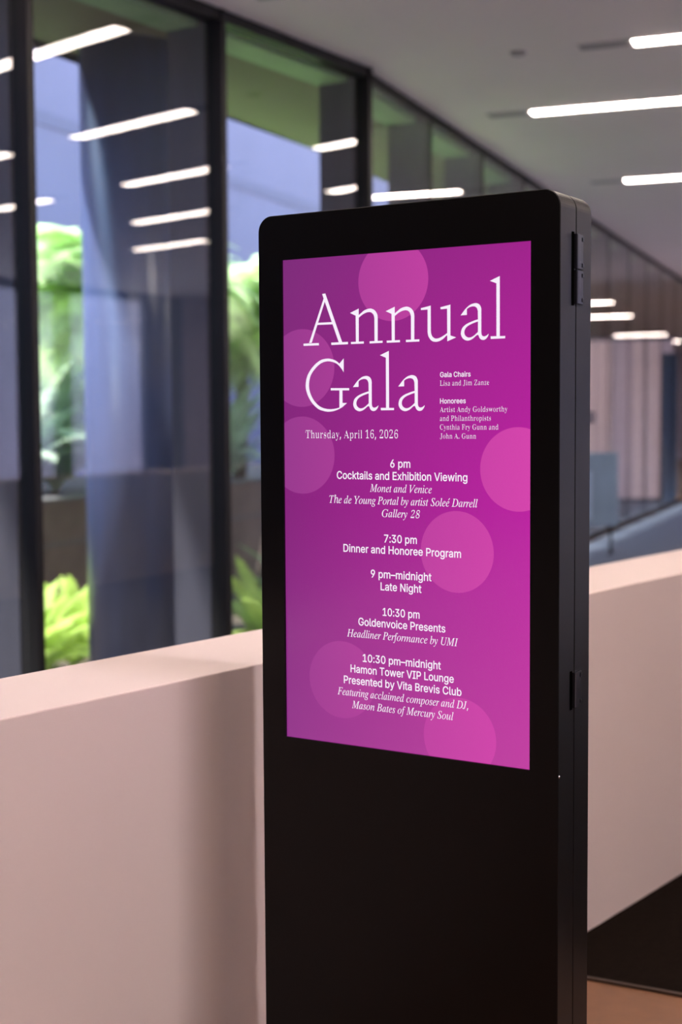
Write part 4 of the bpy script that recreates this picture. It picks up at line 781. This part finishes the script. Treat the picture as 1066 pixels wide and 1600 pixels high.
# ------------------------------------------------------------------ ceiling strips
UX = Vector((.981, .196)); VY = Vector((-.196, .981))
def make_strip():
    r_ = empty('ceiling_light')
    f = MB(); f.box(0, 1.54, -.07, .07, -.012, .02); f.build('diffuser', M['strip'], r_)
    f = MB(); f.box(-.36, 0, -.07, .07, -.006, .02); f.build('blank_end', M['stripend'], r_)['label'] = 'unlit grey end of the light slot'
    f = MB()
    f.box(-.37, 1.55, .07, .08, -.008, .02); f.box(-.37, 1.55, -.08, -.07, -.008, .02)
    f.box(-.37, -.36, -.07, .07, -.008, .02); f.box(1.54, 1.55, -.07, .07, -.008, .02)
    f.build('trim_frame', M['stripframe'], r_)
    return r_
strips = [(-2.32, 5.28), (-.77, 7.17), (1.85, 7.17), (-1.91, 9.05), (.94, 9.05), (3.9, 9.05), (-.25, 10.93), (3.2, 10.93), (-1.78, 12.72), (1.6, 12.72), (5.45, 12.72)]
special = {0: 'linear ceiling light whose dark end just reaches the top edge of the view',
           1: 'bright linear ceiling light at the upper right, highest and nearest of the three in view',
           3: 'long bright linear ceiling light above the kiosk, middle one of the three in view',
           8: 'bright linear ceiling light at the right edge, lowest and farthest of the three in view'}
GEN = 'slim bright linear ceiling light of the hall, mirrored in the glass front'
for k, v in enumerate([14.6 + 1.87 * i for i in range(6)]):
    for j in range(2 if k < 2 else 3):
        strips.append((.3 + 3.0 * j + (1.5 if k % 2 else 0), v))
for v in (29.0, 33.0, 37.0, 42.0, 46.5):
    for w in (2.6,):
        strips.append((w + (.5 if v > 40 else 0), v))
strips += [(-.59, 28.6), (-.28, 32.9), (.09, 41.3), (.23, 45.5)]
for k, v in enumerate((3.4, 1.53, -.34, -2.2)):
    for w in (-3.2, -.3, 2.6, 5.5):
        strips.append((w + (1.5 if k % 2 else 0), v))
proto = make_strip()
ang = math.atan2(.196, .981)
for i, (w, v) in enumerate(strips):
    p = UX * w + VY * v
    if i == 0: s_ = proto
    else: s_ = copy_tree(proto)
    s_.location = (p.x, p.y, CEIL); s_.rotation_euler = (0, 0, ang)
    tag(s_, special.get(i, GEN), 'ceiling light', 'linear ceiling lights of the hall')
# unseen spotlights added on the ceiling to brighten parapet, partition and wall panels
def make_spot():
    r_ = empty('fill_spotlight')
    f = MB(); f.tube([(0, 0, 0), (0, 0, -.10)], .012, 8); f.build('stem', M['frame'], r_)
    f = MB(); f.tube([(.05, 0, -.08), (-.09, 0, -.19)], .045, 20); f.build('can', M['frame'], r_, True, 0)
    return r_
sp0 = make_spot()
for i, (x_, y_, tx, ty, tz, pw_, cone, colr) in enumerate(SPOTS):
    s_ = sp0 if i == 0 else copy_tree(sp0)
    aim = Vector((tx - x_, ty - y_, tz))
    s_.location = (x_, y_, CEIL); s_.rotation_euler = (0, 0, math.atan2(-aim.y, -aim.x))
    tag(s_, 'unseen black fill spotlight added on the ceiling of the hall, tilted down to one side', 'spotlight', 'added fill spotlights of the hall')
    ld = bpy.data.lights.new('spot_lamp', 'SPOT'); ld.energy = pw_; ld.color = colr
    ld.spot_size = R(cone); ld.spot_blend = 1.0; ld.shadow_soft_size = .22
    lo = bpy.data.objects.new('spot_lamp', ld); C.objects.link(lo)
    lo.location = Vector((x_, y_, CEIL - .15)) + aim.normalized() * .12
    lo.rotation_euler = aim.to_track_quat('-Z', 'Y').to_euler()
for (x_, y_), lb in (((-2.925, 6.71), 'small grey round cap on the ceiling left of the nearest light strip'),
                     ((-2.93, 10.30), 'small grey round cap on the ceiling near the right edge between light strips')):
    f = MB(); f.lathe([(0, CEIL - .022), (.03, CEIL - .022), (.055, CEIL - .012), (.06, CEIL), (0, CEIL)], 20, (x_, y_))
    tag(f.build('sprinkler_cover', M['sprink'], smooth=True), lb, 'sprinkler cover')

# blue-grey board by the far glass and the small dark plaque
bd = empty('sign_board', (-5.08, 13.15, .006), R(14))
tag(bd, 'blue-grey sign board standing by the far glass, just right of the kiosk', 'sign board')
f = MB(); f.box(-.32, .36, -.015, .015, .32, 1.17); f.build('panel', M['board'], bd, bevel=.004)
f = MB(); f.box(-.28, .06, -.019, -.015, .40, .95); f.build('print', M['boardlight'], bd)['label'] = 'paler blue lower area of the board'
for x_ in (-.24, .28):
    f = MB(); f.box(x_ - .015, x_ + .015, -.012, .012, 0, .33); f.box(x_ - .02, x_ + .02, -.16, .16, 0, .015); f.build('leg', M['frame'], bd)
PLA = onB(8.35, .012)
pq = empty('wall_plaque', (PLA[0], PLA[1], 0), math.atan2(DB.y, DB.x))
tag(pq, 'small dark navy plaque fixed to the far glass beside the kiosk', 'plaque')
f = MB(); f.box(-.22, .22, -.012, 0, 1.50, 1.66); f.build('plate', M['navy'], pq, bevel=.002)

# ------------------------------------------------------------------ ferns
def frond_mesh(name, L, a0, a1, width, npin, pinnules, seed, fold=.25):
    """a frond along +x from the origin: arching rachis, paired tapering pinnae cut into pinnules"""
    rnd = random.Random(seed)
    mb = MB()
    N = 22
    pts = [Vector((0, 0, 0))]; tang = []
    for i in range(N):
        a = R(a0 + (a1 - a0) * (i / (N - 1)) ** 1.2)
        t = Vector((math.cos(a), 0, math.sin(a))); tang.append(t)
        pts.append(pts[-1] + t * (L / N))
    tang.append(tang[-1])
    mb.tube(pts, [.011 * L / 1.2 * (1 - .85 * i / N) for i in range(N + 1)], 5)
    for k in range(npin):
        u = .10 + .89 * (k + .5) / npin
        q = u * N; i = int(q); fr = q - i
        p = pts[i].lerp(pts[min(i + 1, N)], fr); t = tang[i]
        nrm = Vector((-t.z, 0, t.x))
        ln = width * L * (math.sin(math.pi * min(1, u ** .75 * .97 + .03)) ** .7) * (1 + rnd.uniform(-.08, .08))
        if u > .9: ln *= .8
        pw = L * .89 / npin * .5
        for s in (-1, 1):
            d = (Vector((0, s, 0)) + t * (.35 + .5 * u) + nrm * rnd.uniform(.0, .15)).normalized()
            side = d.cross(nrm).normalized() * s
            if pinnules:
                np_ = pinnules
                for j in range(np_):
                    v = (j + .5) / np_
                    c = p + d * (ln * v) - Vector((0, 0, 1)) * (fold * ln * v * v)
                    pl = ln * .20 * (1 - v) ** .6 + .006
                    w_ = ln / np_ * .6
                    for s2 in (-1, 1):
                        e = (side * s2 + d * .45).normalized()
                        mb.add([c - d * w_, c + e * pl * .55 - d * w_ * .8, c + e * pl, c + e * pl * .5 + d * w_ * .9, c + d * w_], [(0, 1, 2, 3, 4)])
            else:
                for j in range(4):
                    v0, v1 = j / 4, (j + 1) / 4
                    w0, w1 = pw * (1 - v0 ** 2), pw * (1 - v1 ** 2)
                    c0 = p + d * ln * v0 - Vector((0, 0, 1)) * fold * ln * v0 * v0
                    c1 = p + d * ln * v1 - Vector((0, 0, 1)) * fold * ln * v1 * v1
                    mb.add([c0 - side * w0, c0 + side * w0, c1 + side * w1 + side * .0005, c1 - side * w1 - side * .0005], [(0, 1, 2, 3)])
    me = bpy.data.meshes.new(name)
    me.from_pydata(mb.v, [], mb.f)
    me.update()
    return me

big = [frond_mesh('tree_frond', 1.75, 42, -62, .24, 26, 9, 1), frond_mesh('tree_frond', 1.6, 20, -75, .25, 24, 9, 2), frond_mesh('tree_frond', 1.35, 62, -30, .23, 22, 8, 3)]
small = [frond_mesh('ground_frond', .95, 84, 30, .15, 30, 0, 4), frond_mesh('ground_frond', .85, 70, -5, .16, 28, 0, 5), frond_mesh('ground_frond', .75, 55, -30, .17, 26, 0, 6)]
for me in big: me.materials.append(M['frond'])
small2 = [me.copy() for me in small]; small3 = [me.copy() for me in small]
for me in small: me.materials.append(M['frond2'])
for me in small2: me.materials.append(M['frond3'])
for me in small3: me.materials.append(M['frond4'])

def fern(name, loc, label, meshes, nf, seed, scale=1.0, trunk=None, z=-.5):
    rnd = random.Random(seed)
    r_ = empty(name, (loc[0], loc[1], z))
    tag(r_, label, 'tree fern' if trunk else 'fern')
    top = Vector((0, 0, .0))
    if trunk:
        f = MB()
        dx, dy, h = trunk
        pts = [Vector((-dx * (1 - i / 8) ** 1.5, -dy * (1 - i / 8) ** 1.5, h * i / 8)) for i in range(9)]
        off0 = Vector(pts[0]); pts = [p - Vector((off0.x, off0.y, 0)) for p in pts]
        f.tube(pts, [.10 - .03 * i / 8 for i in range(9)], 12)
        f.build('trunk', M['bark'], r_, True)
        top = pts[-1]
    else:
        f = MB(); f.lathe([(.07, 0), (.06, .05), (.0, .09)], 10); f.build('crown_base', M['bark'], r_, True)
        top = Vector((0, 0, .05))
    for k in range(nf):
        me = meshes[k % len(meshes)]
        o = link('frond', me, None, r_)
        o.location = top
        sc = scale * rnd.uniform(.88, 1.1)
        o.scale = (sc, sc, sc)
        o.rotation_euler = (rnd.uniform(-.12, .12), rnd.uniform(-.15, .15), 2 * math.pi * (k * .382 + rnd.uniform(-.03, .03)))
    return r_
BED = .74
fern('tree_fern', (-7.0, 7.0), 'tall pale green tree fern rising behind the round column, left of the kiosk', big, 46, 11, 1.0, (.0, .1, 3.05))
fern('tree_fern', (-9.3, 9.9), 'pale green tree fern on the raised bed, between black mullion and round column', big, 60, 13, 1.35, (.0, .1, 1.95), z=BED)
fern('tree_fern', (-7.0, 9.2), 'pale green tree fern with a leaning trunk, at the left edge of the kiosk', big, 46, 12, 1.0, (.25, .35, 2.95))
fern('tree_fern', (-9.9, 12.9), 'pale green tree fern on the raised bed, half hidden behind the kiosk edge', big, 46, 14, 1.15, (.0, .1, 2.1), z=BED)
fern('fern', (-9.2, 8.0), 'grey-green fern on the raised bed above the brown wall, nearest the black mullion', small3, 22, 31, 2.0, z=BED)
fern('fern', (-9.6, 9.1), 'grey-green fern on the raised bed above the brown wall, beside the round column', small3, 22, 32, 2.1, z=BED)
fern('fern', (-9.6, 12.1), 'grey-green fern on the raised bed, behind the leaning fern trunk', small3, 20, 33, 1.6, z=BED)
fern('fern', (-6.4, 5.42), 'bright yellow-green fern low behind the glass, tallest beside the black mullion', small, 22, 21, 1.1)
fern('fern', (-6.7, 6.25), 'bright yellow-green fern low behind the glass, against the round column', small, 20, 22, 1.05)
fern('fern', (-5.75, 7.6), 'green fern low behind the glass at the left edge of the kiosk', small, 17, 23, 1.0)
fern('fern', (-6.2, 8.9), 'darker green fern under the leaning tree fern, beside the kiosk', small2, 15, 24, 1.2)
